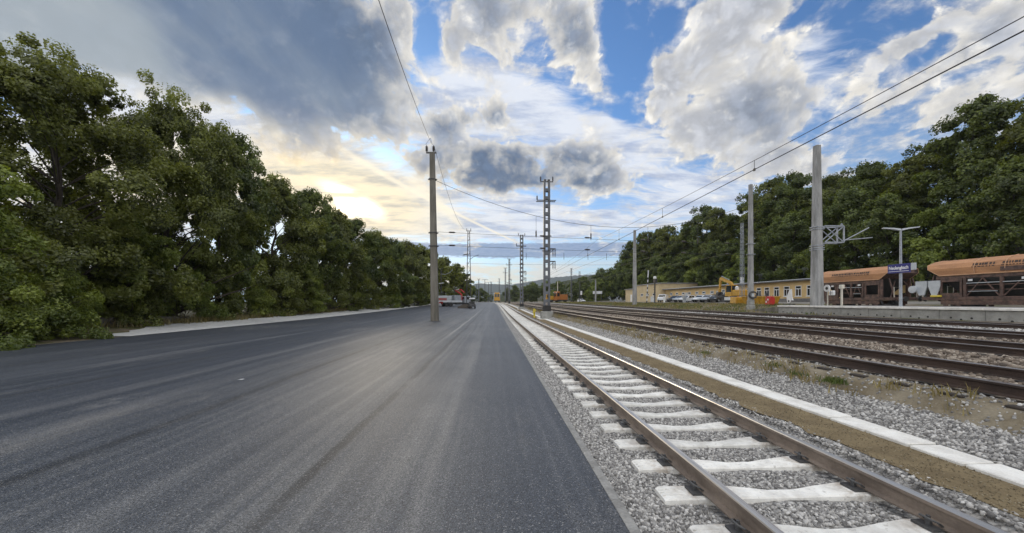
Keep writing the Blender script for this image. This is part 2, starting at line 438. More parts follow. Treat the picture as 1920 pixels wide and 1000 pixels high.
def asphalt_mat():
    m, n, b = material('asphalt')
    p = n.new('ShaderNodeNewGeometry').outputs['Position']
    x, y, z = n.xyz(p)
    wob = n.mad(n.noise(p, .25, 3, .5), .22, -.11)
    xw = n.add(x, wob)
    streak = n.noise(n.vec(n.mul(xw, 1.3), n.mul(y, .035)), 1.0, 6, .62)
    streak2 = n.noise(n.vec(n.mul(xw, 6), n.mul(y, .06), 3.0), 1.0, 4, .6)
    patch = n.noise(p, .35, 5, .6)
    base = n.ramp(n.mad(streak, .55, n.mul(streak2, .45)), [(.30, (.019, .024, .035)), (.5, (.036, .042, .055)), (.70, (.080, .087, .100))])
    pale_lane = n.mul(n.smooth(x, -7.5, -2.2), n.smooth(x, 1.2, -1.4, .30, 1.0))  # paler lane left of the kerb
    base = n.mix(n.mul(pale_lane, n.smooth(patch, .3, .7, .35, .8)), base, n.vmath('MULTIPLY', base, (3.1, 2.75, 2.2)))
    for sx, w in ((-1.72, .05), (-4.35, .06), (-8.3, .05), (-12.2, .05)):
        s = n.smooth(n.math('ABSOLUTE', n.sub(xw, sx)), w * 2.2, w * .5)
        s = n.mul(s, n.smooth(n.noise(p, .6, 3, .5), .3, .6, .25, .85))
        base = n.mix(s, base, (.026, .027, .03))
    lt = n.mul(n.smooth(n.math('ABSOLUTE', n.sub(xw, -2.15)), .12, .03), n.mul(n.smooth(y, 12, 22), n.smooth(y, 75, 50)))
    base = n.mix(n.mul(lt, .7), base, (.27, .265, .25))
    for sx in (-.75, -3.1, -5.6, -6.9, -10.1):
        s = n.smooth(n.math('ABSOLUTE', n.sub(xw, sx)), .42, .05)
        s = n.mul(s, n.smooth(n.noise(n.vec(n.mul(x, 2), n.mul(y, .15), sx), 1, 4, .6), .4, .62, 0, .5))
        base = n.mix(s, base, (.15, .15, .152))
    for sx, sy, ra in ((-8.1, 22.3, 1.1), (-14.8, 24.5, 2.2), (-3.4, 13.2, .5), (-6.2, 6.4, .35)):
        dd = n.vmath('LENGTH', n.vec(n.mul(n.sub(x, sx), 1.0), n.mul(n.sub(y, sy), .45)))
        s = n.mul(n.smooth(dd, ra, .1), n.smooth(n.noise(p, 3.0, 5, .7), .42, .6))
        base = n.mix(n.mul(s, .4), base, (.22, .215, .205))
    dusty = n.smooth(n.noise(n.vec(n.mul(x, .5), n.mul(y, .12), 9.0), 1.0, 6, .7), .58, .75, 0, .5)
    base = n.mix(dusty, base, (.19, .18, .165))
    grain = n.voronoi(p, 120, out='Color')
    gv = n.xyz(grain)[0]
    gd = n.voronoi(p, 120, out='Distance')
    base = n.vmath('MULTIPLY', base, n.vec(*[n.smooth(gv, 0, 1, .40, 1.62, 'LINEAR')] * 3))
    spark = n.smooth(gv, .955, .97)
    base = n.mix(n.mul(spark, .5), base, (.34, .33, .32))
    n.put(b.inputs['Base Color'], base)
    n.put(b.inputs['Roughness'], n.mad(streak, .25, .36))
    n.put(b.inputs['Specular IOR Level'], .38)
    bump(n, b, n.add(n.mul(gd, -1), n.mul(n.noise(p, 30, 2, .5), .4)), .004, .8)
    return m


M['asphalt'] = asphalt_mat()


def ground_mat():
    """Dirt, dry grass and yard surface: what the one big ground sheet is made of, by place."""
    m, n, b = material('dirt_and_dry_grass')
    p = n.new('ShaderNodeNewGeometry').outputs['Position']
    x, y, z = n.xyz(p)
    a = n.noise(p, .5, 6, .65)
    f = n.noise(p, 9, 4, .65)
    dirt = n.mix(n.smooth(f, .35, .65), (.21, .175, .125), (.13, .105, .075))
    grass = n.mix(n.smooth(f, .35, .7), (.055, .075, .025), (.15, .125, .055))
    c = n.mix(n.smooth(a, .45, .58), dirt, grass)
    yard = n.mix(n.smooth(a, .3, .7), (.25, .24, .22), (.19, .18, .165))
    isyard = n.mul(n.smooth(x, 39.5, 41), n.smooth(x, 50, 47))
    c = n.mix(isyard, c, yard)
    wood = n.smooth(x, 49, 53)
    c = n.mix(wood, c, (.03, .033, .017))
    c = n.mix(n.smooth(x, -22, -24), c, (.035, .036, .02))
    n.put(b.inputs['Base Color'], c)
    n.put(b.inputs['Roughness'], .95); n.put(b.inputs['Specular IOR Level'], .15)
    bump(n, b, f, .06)
    return m


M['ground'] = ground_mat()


def rail_top():
    m, n, b = material('rail_running_surface')
    p = n.new('ShaderNodeNewGeometry').outputs['Position']
    x, y, z = n.xyz(p)
    g = n.noise(n.vec(n.mul(x, 60), n.mul(y, .5)), 1, 4, .6)
    n.put(b.inputs['Base Color'], n.mix(n.smooth(g, .4, .7), (.62, .60, .58), (.40, .36, .33)))
    n.put(b.inputs['Metallic'], .85); n.put(b.inputs['Roughness'], n.mad(g, .2, .22))
    return m


M['rail_top'] = rail_top()
M['rail_side'] = surf('rail_rust', (.25, .20, .16), (.15, .118, .095), 5, .8, dist=.002, stretch=(1, .4, 1))
M['rail_side_dark'] = surf('old_rail_rust', (.06, .037, .028), (.032, .021, .017), 5, .85, dist=.002, stretch=(1, .4, 1))
M['rail_top_old'] = surf('old_rail_running_surface', (.42, .40, .38), (.25, .22, .20), 8, .35, .8, 0, stretch=(1, .1, 1))
M['timber'] = surf('tarred_timber', (.045, .035, .028), (.025, .02, .017), 5, .9, stretch=(.3, 1, 1))


def leaf_mat(name, a, c, warm):
    m = bpy.data.materials.new(name)
    m.use_nodes = True
    m.node_tree.nodes.clear()
    n = Nodes(m.node_tree)
    at = n.new('ShaderNodeAttribute', attribute_name='tint').outputs['Fac']
    info = n.new('ShaderNodeObjectInfo').outputs['Random']
    cl = n.mix(at, a, c)
    cl = n.mix(n.mul(info, .45), cl, n.vmath('MULTIPLY', cl, warm))
    d = n.new('ShaderNodeBsdfDiffuse'); n.put(d.inputs[0], cl)
    t = n.new('ShaderNodeBsdfTranslucent'); n.put(t.inputs[0], n.vmath('MULTIPLY', cl, (1.5, 1.45, .55)))
    g = n.new('ShaderNodeBsdfGlossy'); n.put(g.inputs[0], (1, 1, 1)); n.put(g.inputs['Roughness'], .45)
    x1 = n.new('ShaderNodeMixShader'); n.put(x1.inputs[0], .35)
    n.t.links.new(d.outputs[0], x1.inputs[1]); n.t.links.new(t.outputs[0], x1.inputs[2])
    x2 = n.new('ShaderNodeMixShader'); n.put(x2.inputs[0], .03)
    n.t.links.new(x1.outputs[0], x2.inputs[1]); n.t.links.new(g.outputs[0], x2.inputs[2])
    o = n.new('ShaderNodeOutputMaterial')
    n.t.links.new(x2.outputs[0], o.inputs[0])
    return m


M['leaf'] = leaf_mat('leaf_green', (.024, .034, .008), (.190, .220, .046), (1.12, 1.0, .8))
M['leaf_cool'] = leaf_mat('leaf_dark_green', (.018, .031, .009), (.150, .195, .046), (1.15, 1.05, .75))
M['leaf_bright'] = leaf_mat('leaf_fresh_green', (.045, .075, .014), (.25, .30, .058), (1.1, 1.0, .8))
M['grass'] = leaf_mat('grass_green', (.05, .085, .02), (.12, .15, .04), (1.1, 1, .8))
M['dry_grass'] = leaf_mat('grass_dry', (.15, .12, .055), (.30, .24, .12), (.7, .85, .6))


# ------------------------------------------------------------------ mesh helpers
class MB:
    """Collects primitives and links them as ONE mesh object."""
    def __init__(s):
        s.v, s.f, s.mi = [], [], []
    def add(s, vs, fs, mi=0, mat=None):
        o = len(s.v)
        for p in vs:
            p = Vector(p)
            s.v.append(tuple(mat @ p) if mat else tuple(p))
        for f in fs:
            s.f.append(tuple(i + o for i in f)); s.mi.append(mi)
        return s
    def box(s, x0, x1, y0, y1, z0, z1, mi=0, mat=None, ch=0.0):
        if ch:
            c = min(ch, (x1 - x0) * .45, (y1 - y0) * .45, (z1 - z0) * .45)
            bm = bmesh.new()
            bmesh.ops.create_cube(bm, size=1)
            for q in bm.verts:
                q.co = Vector(((x0 + x1) / 2 + q.co.x * (x1 - x0), (y0 + y1) / 2 + q.co.y * (y1 - y0), (z0 + z1) / 2 + q.co.z * (z1 - z0)))
            bmesh.ops.bevel(bm, geom=bm.edges[:], offset=c, segments=1, affect='EDGES')
            bm.verts.index_update()
            s.add([q.co for q in bm.verts], [[q.index for q in f.verts] for f in bm.faces], mi, mat)
            bm.free()
            return s
        return s.add([(x0, y0, z0), (x1, y0, z0), (x1, y1, z0), (x0, y1, z0), (x0, y0, z1), (x1, y0, z1), (x1, y1, z1), (x0, y1, z1)],
                     [(0, 3, 2, 1), (4, 5, 6, 7), (0, 1, 5, 4), (1, 2, 6, 5), (2, 3, 7, 6), (3, 0, 4, 7)], mi, mat)
    def tube(s, pts, r, n=8, mi=0, mat=None, cap=True):
        pts = [Vector(p) for p in pts]
        rs = r if isinstance(r, (list, tuple)) else [r] * len(pts)
        vs, fs = [], []
        up = None
        for i, p in enumerate(pts):
            t = (pts[min(i + 1, len(pts) - 1)] - pts[max(i - 1, 0)]).normalized()
            if up is None:
                up = Vector((0, 0, 1)) if abs(t.z) < .9 else Vector((1, 0, 0))
            u = t.cross(up).normalized(); w = u.cross(t).normalized(); up = w
            for k in range(n):
                a = 2 * math.pi * k / n
                vs.append(p + (u * math.cos(a) + w * math.sin(a)) * rs[i])
        for i in range(len(pts) - 1):
            for k in range(n):
                fs.append((i * n + k, i * n + (k + 1) % n, (i + 1) * n + (k + 1) % n, (i + 1) * n + k))
        if cap:
            fs.append(tuple(range(n - 1, -1, -1))); fs.append(tuple(range((len(pts) - 1) * n, len(pts) * n)))
        return s.add(vs, fs, mi, mat)
    def beam(s, a, b, w, h=None, mi=0):
        """square bar from a to b"""
        h = h or w
        a, b = Vector(a), Vector(b)
        q = (b - a).to_track_quat('Z', 'Y').to_matrix().to_4x4()
        return s.box(-w / 2, w / 2, -h / 2, h / 2, 0, (b - a).length, mi, Matrix.Translation(a) @ q)
    def lathe(s, prof, n=16, mi=0, mat=None):
        """profile of (radius, z) round the z axis"""
        vs, fs = [], []
        for r, z in prof:
            for k in range(n):
                a = 2 * math.pi * k / n
                vs.append((r * math.cos(a), r * math.sin(a), z))
        for i in range(len(prof) - 1):
            for k in range(n):
                fs.append((i * n + k, i * n + (k + 1) % n, (i + 1) * n + (k + 1) % n, (i + 1) * n + k))
        fs.append(tuple(range(n - 1, -1, -1))); fs.append(tuple(range((len(prof) - 1) * n, len(prof) * n)))
        return s.add(vs, fs, mi, mat)
    def loft(s, rings, mi=0, mat=None, cap=True):
        n = len(rings[0]); vs = [p for r in rings for p in r]; fs = []
        for i in range(len(rings) - 1):
            for k in range(n):
                fs.append((i * n + k, i * n + (k + 1) % n, (i + 1) * n + (k + 1) % n, (i + 1) * n + k))
        if cap:
            fs.append(tuple(range(n - 1, -1, -1))); fs.append(tuple(range((len(rings) - 1) * n, len(rings) * n)))
        return s.add(vs, fs, mi, mat)
    def prism(s, poly, y0, y1, mi=0, mat=None):
        """polygon in (x, z) pushed along y"""
        return s.loft([[(x, y0, z) for x, z in poly], [(x, y1, z) for x, z in poly]], mi, mat)
    def build(s, name, mats, parent=None, smooth=False, fix=True):
        me = bpy.data.meshes.new(name)
        me.from_pydata(s.v, [], s.f)
        for q in (mats if isinstance(mats, (list, tuple)) else [mats]):
            me.materials.append(q)
        me.polygons.foreach_set('material_index', s.mi)
        if smooth:
            me.polygons.foreach_set('use_smooth', [True] * len(s.f))
        if fix:
            bm = bmesh.new(); bm.from_mesh(me)
            bmesh.ops.recalc_face_normals(bm, faces=bm.faces[:])
            bm.to_mesh(me); bm.free()
        me.update()
        if smooth:
            me.set_sharp_from_angle(angle=R(38))
        o = bpy.data.objects.new(name, me)
        col.objects.link(o)
        if parent is not None:
            o.parent = parent
        return o


def tag(o, label=None, cat=None, group=None, kind=None):
    for k, v in (('label', label), ('category', cat), ('group', group), ('kind', kind)):
        if v:
            o[k] = v
    return o


def thing(name, label, cat, loc=(0, 0, 0), rz=0.0, group=None, scale=None):
    o = bpy.data.objects.new(name, None)
    o.empty_display_size = .2
    col.objects.link(o)
    o.location = loc; o.rotation_euler = (0, 0, rz)
    if scale:
        o.scale = scale
    return tag(o, label, cat, group)


def copy_tree(o, parent=None):
    c = o.copy()
    col.objects.link(c)
    c.parent = parent
    for ch in o.children:
        copy_tree(ch, c)
    return c


# ------------------------------------------------------------------ the lie of the land
def rise(Y):
    return .93 * (1 - math.exp(-(max(Y - 30, 0) / 90) ** 1.6))


def lift(p, Y):
    """height of a surface that is p above the asphalt near the viewer, Y metres up the line"""
    return p + rise(Y) * (1.45 - p) if p < 1.45 else p


def bend(Y):
    return -1.1 * (max(Y - 70, 0) / 100) ** 2 if Y < 260 else -1.1 * 3.61 - .04 * (Y - 260)


LAND = [(-2400, -1), (-300, -1), (-60, -.2), (-30, .1), (-24, .25), (-21, .14), (-19, .02), (-17, -.03), (.9, -.03), (1.0, -.30), (3.95, -.30), (4.0, -.08),
        (4.7, -.08), (5.05, -.03), (5.5, .16), (5.78, .375), (5.95, .30), (24.2, .30), (24.7, .50), (26, .76), (28, 1.05), (30, 1.25), (33.2, 1.27), (34, 1.03),
        (38.6, 1.03), (41, 1.5), (48, 1.6), (52, 2.2), (60, 4.6), (75, 9), (110, 15), (300, 30), (2400, 60)]


def land_z(X, Y):
    for (x0, z0), (x1, z1) in zip(LAND, LAND[1:]):
        if x0 <= X <= x1:
            return lift(z0 + (z1 - z0) * (X - x0) / (x1 - x0), Y)
    return 0


def strip(name, prof, y0, y1, mats, step=3.0, mi=None, closed=False):
    """cross-section [(X, height)] carried along the line"""
    n = max(1, int(math.ceil((y1 - y0) / step)))
    ys = [y0 + (y1 - y0) * i / n for i in range(n + 1)]
    b = MB()
    k = len(prof)
    vs = [(x + bend(y), y, lift(z, y)) for y in ys for x, z in prof]
    fs, ms = [], []
    for i in range(n):
        for j in range(k if closed else k - 1):
            j2 = (j + 1) % k
            fs.append((i * k + j, i * k + j2, (i + 1) * k + j2, (i + 1) * k + j))
            ms.append(mi[j] if mi else 0)
    if closed:
        fs.append(tuple(range(k - 1, -1, -1))); fs.append(tuple(range(n * k, n * k + k))); ms += [0, 0]
    b.v = vs; b.f = fs; b.mi = ms
    o = b.build(name, mats, fix=closed)
    if not closed:
        # all faces up
        me = o.data
        if me.polygons[0].normal.z < 0:
            me.flip_normals()
    return o


def scatter_mesh(name, base_v, base_f, pos, scale, rot, mats, tint=None, mat_idx=None):
    """many copies of a little shape in one mesh (numpy). rot: (n,3,3), scale: (n,) or (n,3)"""
    bv = np.array(base_v, float); n = len(pos); m = len(bv)
    sc_ = scale if scale.ndim == 2 else scale[:, None]
    v = bv[None] * sc_[:, None, :]
    v = np.einsum('nij,nmj->nmi', rot, v) + pos[:, None, :]
    k = len(base_f[0])
    f = np.array(base_f)[None] + (np.arange(n) * m)[:, None, None]
    return raw_mesh(name, v.reshape(-1, 3), f.reshape(-1, k), mats, np.repeat(tint, len(base_f)) if tint is not None else None)


def raw_mesh(name, v, f, mats, tint=None):
    me = bpy.data.meshes.new(name)
    nf, k = f.shape
    me.vertices.add(len(v)); me.vertices.foreach_set('co', v.astype(np.float32).ravel())
    me.loops.add(nf * k); me.loops.foreach_set('vertex_index', f.astype(np.int32).ravel())
    me.polygons.add(nf); me.polygons.foreach_set('loop_start', np.arange(0, nf * k, k, dtype=np.int32))
    if tint is not None:
        a = me.attributes.new('tint', 'FLOAT', 'FACE'); a.data.foreach_set('value', tint.astype(np.float32))
    for q in (mats if isinstance(mats, (list, tuple)) else [mats]):
        me.materials.append(q)
    me.update(calc_edges=True)
    return me


def rand_rot(g, n):
    q = g.normal(size=(n, 4)); q /= np.linalg.norm(q, axis=1)[:, None]
    w, x, y, z = q.T
    return np.stack([np.stack([1 - 2 * (y * y + z * z), 2 * (x * y - z * w), 2 * (x * z + y * w)], 1),
                     np.stack([2 * (x * y + z * w), 1 - 2 * (x * x + z * z), 2 * (y * z - x * w)], 1),
                     np.stack([2 * (x * z - y * w), 2 * (y * z + x * w), 1 - 2 * (x * x + y * y)], 1)], 1)


# ------------------------------------------------------------------ the setting: ground, asphalt, ballast
yg = [-60, -20, -8, 0, 5, 10, 15, 20, 25, 30] + list(range(35, 260, 6)) + [280, 330, 400, 600, 1000, 2000, 4100]
b = MB()
b.v = [(x + (bend(y) if abs(x) < 40 else 0), y, lift(z, y)) for y in yg for x, z in LAND]
k = len(LAND)
b.f = [(i * k + j, i * k + j + 1, (i + 1) * k + j + 1, (i + 1) * k + j) for i in range(len(yg) - 1) for j in range(k - 1)]
b.mi = [0] * len(b.f)
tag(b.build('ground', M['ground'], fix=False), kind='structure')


def ragged(name, inner, outer, y0, y1, z, mat, seed, step=.7, amp=.35, ragged_inner=0.0):
    g = random.Random(seed)
    n = int((y1 - y0) / step)
    b = MB()
    for i in range(n + 1):
        y = y0 + (y1 - y0) * i / n
        a = inner(y) + g.uniform(-1, 1) * ragged_inner
        c = outer(y) + g.uniform(-1, 1) * amp
        for t in (0, .5, 1):
            x = a + (c - a) * t
            b.v.append((x + bend(y), y, max(lift(z, y), land_z(x, y) + .012)))
    for i in range(n):
        for j in (0, 1):
            b.f.append((i * 3 + j, i * 3 + j + 1, i * 3 + 4 + j, i * 3 + 3 + j)); b.mi.append(0)
    return b.build(name, mat, fix=False)


strip('asphalt_lot', [(-17.1, 0), (-12, 0), (-8, 0), (-4, 0), (.955, 0)], -40, 215, M['asphalt'])['kind'] = 'structure'
o = ragged('gravel_strip', lambda y: -17.0, lambda y: -17.6 - min(3.6, max(0, (y - 17) * .45)) - max(0, (y - 40) * .02), 18.3, 120, .012, M['road_white'], 3, amp=.3)
tag(o, kind='structure')
kb = MB()
y = -6.0
while y < 175:                                     # kerb stones of one metre, with open joints
    for (x0, x1) in ((.955, 1.04),):
        bx = bend(y)
        z0, z1 = lift(.006, y), lift(.006, y + .99)
        kb.loft([[(x0 + bx, y, z0 - .2), (x1 + bx, y, z0 - .2), (x1 + bx, y, z0 - .01), (x1 - .01 + bx, y, z0), (x0 + bx, y, z0)],
                 [(x0 + bx, y + .992, z1 - .2), (x1 + bx, y + .992, z1 - .2), (x1 + bx, y + .992, z1 - .01), (x1 - .01 + bx, y + .992, z1), (x0 + bx, y + .992, z1)]])
    y += 1.0
tag(kb.build('kerb', M['kerb']), kind='structure')
tag(strip('ballast_bed', [(1.04, -.085), (1.35, -.15), (1.9, -.165), (2.67, -.165), (3.45, -.165), (3.8, -.12), (4.03, -.034)], -6, 260, M['ballast'], 1.5), kind='structure')
o = ragged('sand_strip', lambda y: 4.74, lambda y: 3.97, -6, 175, -.028, M['sand'], 5, step=.25, amp=.09)
o.data.flip_normals()
tag(o, kind='structure')

# white edging slabs, jogging round the first mast's foundation
eb = MB()
def slab(x0, x1, y0, y1, z=.008):
    bx = bend((y0 + y1) / 2)
    bx += rnd.uniform(-.006, .006); dz = rnd.uniform(-.005, .004)
    eb.box(x0 + bx, x1 + bx, y0 + .014, y1 - .014, lift(z, y0) - .12, lift(z, (y0 + y1) / 2) + dz, ch=.010)
y = 1.0
while y < 170:
    if not (34.5 < y < 36.6) and not (66 < y < 68.4):
        slab(4.69, 5.05, y, y + .5)
    y += .5
for yy in (34.5, 66.0):
    for q in range(5):
        slab(4.28, 4.5, yy + q * .5, yy + q * .5 + .5)
    slab(4.28, 4.69, yy - .22, yy)
    slab(4.28, 4.69, yy + 2.5, yy + 2.72)
tag(eb.build('edging_slabs', M['concrete_white']), kind='structure')
tag(strip('ballast_slope', [(5.05, .0), (5.3, .10), (5.56, .228)], -6, 200, M['ballast'], 1.5), kind='structure')
tag(strip('main_ballast', [(6.05, .425), (6.2, .445), (7.7, .44), (8.3, .445), (9.3, .36), (10.4, .445), (11, .44), (12.5, .44), (13.1, .445), (14.2, .37), (15.2, .445),
                           (15.9, .44), (17.3, .44), (18, .445), (20, .40), (21.5, .445), (22.2, .44), (23.7, .44), (24.3, .43)], -30, 420, M['old_ballast'], 1.5), kind='structure')
tag(strip('pale_ballast', [(18.1, .452), (20, .412), (21.6, .452)], -30, 200, M['ballast'], 1.5), kind='structure')

tag(strip('dirt_shoulder', [(5.5, .195), (5.72, .385), (5.95, .455), (6.06, .45)], -6, 200, M['dirt'], 1.5), kind='structure')


# loose stones lying on the beds near the viewer: nobody could count them
def stones(name, mat, x0, x1, y0, y1, dens, r0, r1, zf, seed, keep=None):
    g = np.random.default_rng(seed)
    n = int((x1 - x0) * (y1 - y0) * dens)
    X = g.uniform(x0, x1, n)
    Y = y0 + (y1 - y0) * g.uniform(0, 1, n) ** 1.5
    if keep is not None:
        k_ = keep(X, Y); X, Y = X[k_], Y[k_]
    n = len(X)
    s = g.uniform(r0, r1, n)
    Z = np.array([zf(a, c) for a, c in zip(X, Y)]) + s * g.uniform(-.15, .55, n)
    t = (1 + 5 ** .5) / 2
    iv = np.array([(-1, t, 0), (1, t, 0), (-1, -t, 0), (1, -t, 0), (0, -1, t), (0, 1, t), (0, -1, -t), (0, 1, -t), (t, 0, -1), (t, 0, 1), (-t, 0, -1), (-t, 0, 1)]) / 1.9
    iv = iv * np.random.default_rng(4).uniform(.7, 1.25, (12, 1))
    fs = [(0, 11, 5), (0, 5, 1), (0, 1, 7), (0, 7, 10), (0, 10, 11), (1, 5, 9), (5, 11, 4), (11, 10, 2), (10, 7, 6), (7, 1, 8), (3, 9, 4), (3, 4, 2), (3, 2, 6), (3, 6, 8), (3, 8, 9), (4, 9, 5), (2, 4, 11), (6, 2, 10), (8, 6, 7), (9, 8, 1)]
    S = s[:, None] * g.uniform(.6, 1.2, (n, 3))
    me = scatter_mesh(name, iv, fs, np.stack([X, Y, Z], 1), S, rand_rot(g, n), mat, g.uniform(0, 1, n))
    o = bpy.data.objects.new(name, me); col.objects.link(o)
    return tag(o, kind='stuff')


def loose_mat(name, tones):
    m, n, b = material(name)
    at = n.new('ShaderNodeAttribute', attribute_name='tint').outputs['Fac']
    p = n.new('ShaderNodeNewGeometry').outputs['Position']
    c = n.ramp(at, tones)
    c = n.mix(n.smooth(n.noise(p, 70, 3, .6), .4, .75, 0, .4), c, n.vmath('MULTIPLY', c, (.55, .54, .52)))
    n.put(b.inputs['Base Color'], c); n.put(b.inputs['Roughness'], .85); n.put(b.inputs['Specular IOR Level'], .3)
    return m


M['loose_grey'] = loose_mat('loose_grey_stone', GREY_TONES)
M['loose_sand'] = loose_mat('loose_sand_grain', [(0, (.10, .08, .05)), (.6, (.20, .16, .10)), (1, (.34, .29, .2))])
M['loose_brown'] = loose_mat('loose_brown_stone', BROWN_TONES)
SLEEPER0, PITCH = 1.50, .6


def clear_of_sleepers(X, Y):
    q = np.abs((Y - SLEEPER0 + PITCH / 2) % PITCH - PITCH / 2)
    on = (q < .135) & (X > 1.45) & (X < 3.89)
    r = (np.abs(X - 1.92) < .085) | (np.abs(X - 3.42) < .085)
    return ~(on | r)


stones('ballast_stones', M['loose_grey'], 1.05, 3.97, 1.2, 17, 2100, .010, .021,
       lambda x, y: float(np.interp(x, [1.04, 1.35, 1.9, 3.45, 3.8, 3.99], [-.085, -.15, -.165, -.165, -.13, -.06])), 11, clear_of_sleepers)
stones('slope_stones', M['loose_grey'], 5.06, 5.56, 2.6, 28, 1500, .012, .024, lambda x, y: float(np.interp(x, [5.05, 5.3, 5.56, 5.7], [0, .10, .22, .30])), 12)
stones('spilled_stones', M['loose_grey'], .88, 1.05, 1.6, 24, 10, .005, .012, lambda x, y: .003, 20)
stones('edge_stones', M['loose_grey'], 3.86, 4.08, 2.4, 22, 700, .010, .022, lambda x, y: -.05, 19)
stones('sand_grit', M['loose_sand'], 4.0, 4.68, 2.6, 16, 500, .003, .008, lambda x, y: -.026, 18)
stones('bed_stones', M['loose_brown'], 7.95, 10.7, 3.0, 34, 170, .03, .055, lambda x, y: lift(float(np.interp(x, [7.7, 8.3, 9.3, 10.4, 11], [.44, .445, .36, .445, .44])), y), 13)
stones('far_bed_stones', M['loose_brown'], 12.9, 15.6, 6.0, 40, 90, .03, .06, lambda x, y: lift(float(np.interp(x, [13.1, 14.2, 15.2], [.445, .37, .445])), y), 14)
stones('pale_bed_stones', M['loose_grey'], 17.9, 21.7, 10, 42, 60, .035, .06, lambda x, y: lift(float(np.interp(x, [18, 20, 21.5], [.445, .41, .445])), y), 15)
stones('gauge_stones', M['loose_brown'], 6.3, 7.6, 3, 30, 120, .025, .045, lambda x, y: lift(.445, y), 16)
stones('dirt_pebbles', M['loose_grey'], 5.45, 6.12, 3, 26, 160, .006, .024, lambda x, y: float(np.interp(x, [5.5, 5.72, 5.95, 6.2], [.19, .385, .455, .445])), 17)


# ------------------------------------------------------------------ grass and weeds: uncountable
def blades(name, mat, pts, h0, h1, per, spread, seed, width=.012):
    g = np.random.default_rng(seed)
    P_ = np.repeat(np.array(pts, float), per, axis=0)
    n = len(P_)
    P_[:, :2] += g.normal(size=(n, 2)) * spread
    a = g.uniform(0, 2 * np.pi, n); h = g.uniform(h0, h1, n); lean = g.uniform(.1, .7, n)
    la = g.uniform(0, 2 * np.pi, n)
    u = np.stack([np.cos(a), np.sin(a), 0 * a], 1) * width
    tip = np.stack([np.cos(la) * lean * h, np.sin(la) * lean * h, h], 1)
    mid = tip * np.array([.35, .35, .6])
    v = np.stack([P_ - u, P_ + u, P_ + mid + u * .7, P_ + tip, P_ + mid - u * .7], 1)
    f = np.arange(n * 5).reshape(n, 5)
    me = raw_mesh(name, v.reshape(-1, 3), f, mat, g.uniform(0, 1, n))
    o = bpy.data.objects.new(name, me); col.objects.link(o)
    return tag(o, kind='stuff')


g_ = random.Random(21)
def shoulder(x):
    return float(np.interp(x, [5.5, 5.72, 5.95, 6.2], [.19, .385, .455, .445]))
pts = [(x, y, shoulder(x)) for x, y in ((5.62, 5.85), (5.6, 6.6), (5.66, 7.2), (5.58, 9.5), (5.7, 12))]
blades('weed_tuft', M['grass'], pts[:1] * 3 + pts, .03, .11, 90, .10, 1, .006)
pts = [(5.45 + g_.random() * .4, g_.uniform(4, 60), 0) for q in range(260)]
pts = [(x, y, lift(shoulder(x), y)) for x, y, z in pts]
blades('dry_weeds', M['dry_grass'], pts, .04, .2, 14, .12, 2, .008)
pts = [(g_.uniform(24.7, 30.5), g_.uniform(26, 150), 0) for q in range(1700)]
pts = [(x, y, land_z(x, y)) for x, y, z in pts if not (x > 25.2 and y < 37)]
blades('verge_grass', M['dry_grass'], pts[:900], .08, .34, 9, .25, 3, .03)
blades('green_verge_grass', M['grass'], pts[900:], .08, .28, 9, .25, 4, .03)
pts = [(g_.uniform(-24, -20.6), g_.uniform(19, 100), 0) for q in range(1500)]
pts = [(x - max(0, (y - 30) * .02), y, land_z(x, y)) for x, y, z in pts]
blades('left_verge_grass', M['dry_grass'], pts, .1, .5, 10, .2, 5, .02)


# ------------------------------------------------------------------ rails and sleepers
RAIL = [(-.062, 0), (.062, 0), (.062, .012), (.012, .026), (.009, .115), (.034, .122), (.034, .148), (.028, .158), (-.028, .158), (-.034, .148), (-.034, .122), (-.009, .115), (-.012, .026), (-.062, .012)]
RAIL_MI = [0] * 14
RAIL_MI[7] = 1
RAIL_MI[6] = 1; RAIL_MI[8] = 1


def rail(x, top, y0, y1, side, head, label, group):
    o = strip('rail', [(x + a, top - .158 + z) for a, z in RAIL], y0, y1, [side, head], 2.0, RAIL_MI, True)
    return tag(o, label, 'rail', group)


rail(1.92, .07, -8, 182, M['rail_side'], M['rail_top'], 'shiny rail of the white sleeper siding, nearer the asphalt', 'rails of the near siding')
rail(3.42, .07, -8, 182, M['rail_side'], M['rail_top'], 'shiny rail of the white sleeper siding, nearer the brown sand strip', 'rails of the near siding')
TR = [(6.94, 'first rusty main track past the white edging'), (11.75, 'second rusty main track, between two brown ballast beds'),
      (16.6, 'third main track, with pale ballast on its far side'), (22.9, 'track right under the platform wall')]
for x, t in TR:
    rail(x - .75, .64, -20, 400, M['rail_side_dark'], M['rail_top_old'], 'nearer rail of the ' + t, 'rails of the main tracks')
    rail(x + .75, .64, -20, 400, M['rail_side_dark'], M['rail_top_old'], 'farther rail of the ' + t, 'rails of the main tracks')
for k, s in ((-.75, 'nearer'), (.75, 'farther')):
    b = MB()
    b.loft([[(36.2 + k + a, y, 1.05 + z) for a, z in RAIL] for y in (2, 46)])
    tag(b.build('rail', M['rail_side_dark']), s + ' rail under the tan hopper wagons', 'rail', 'rails under the wagons')


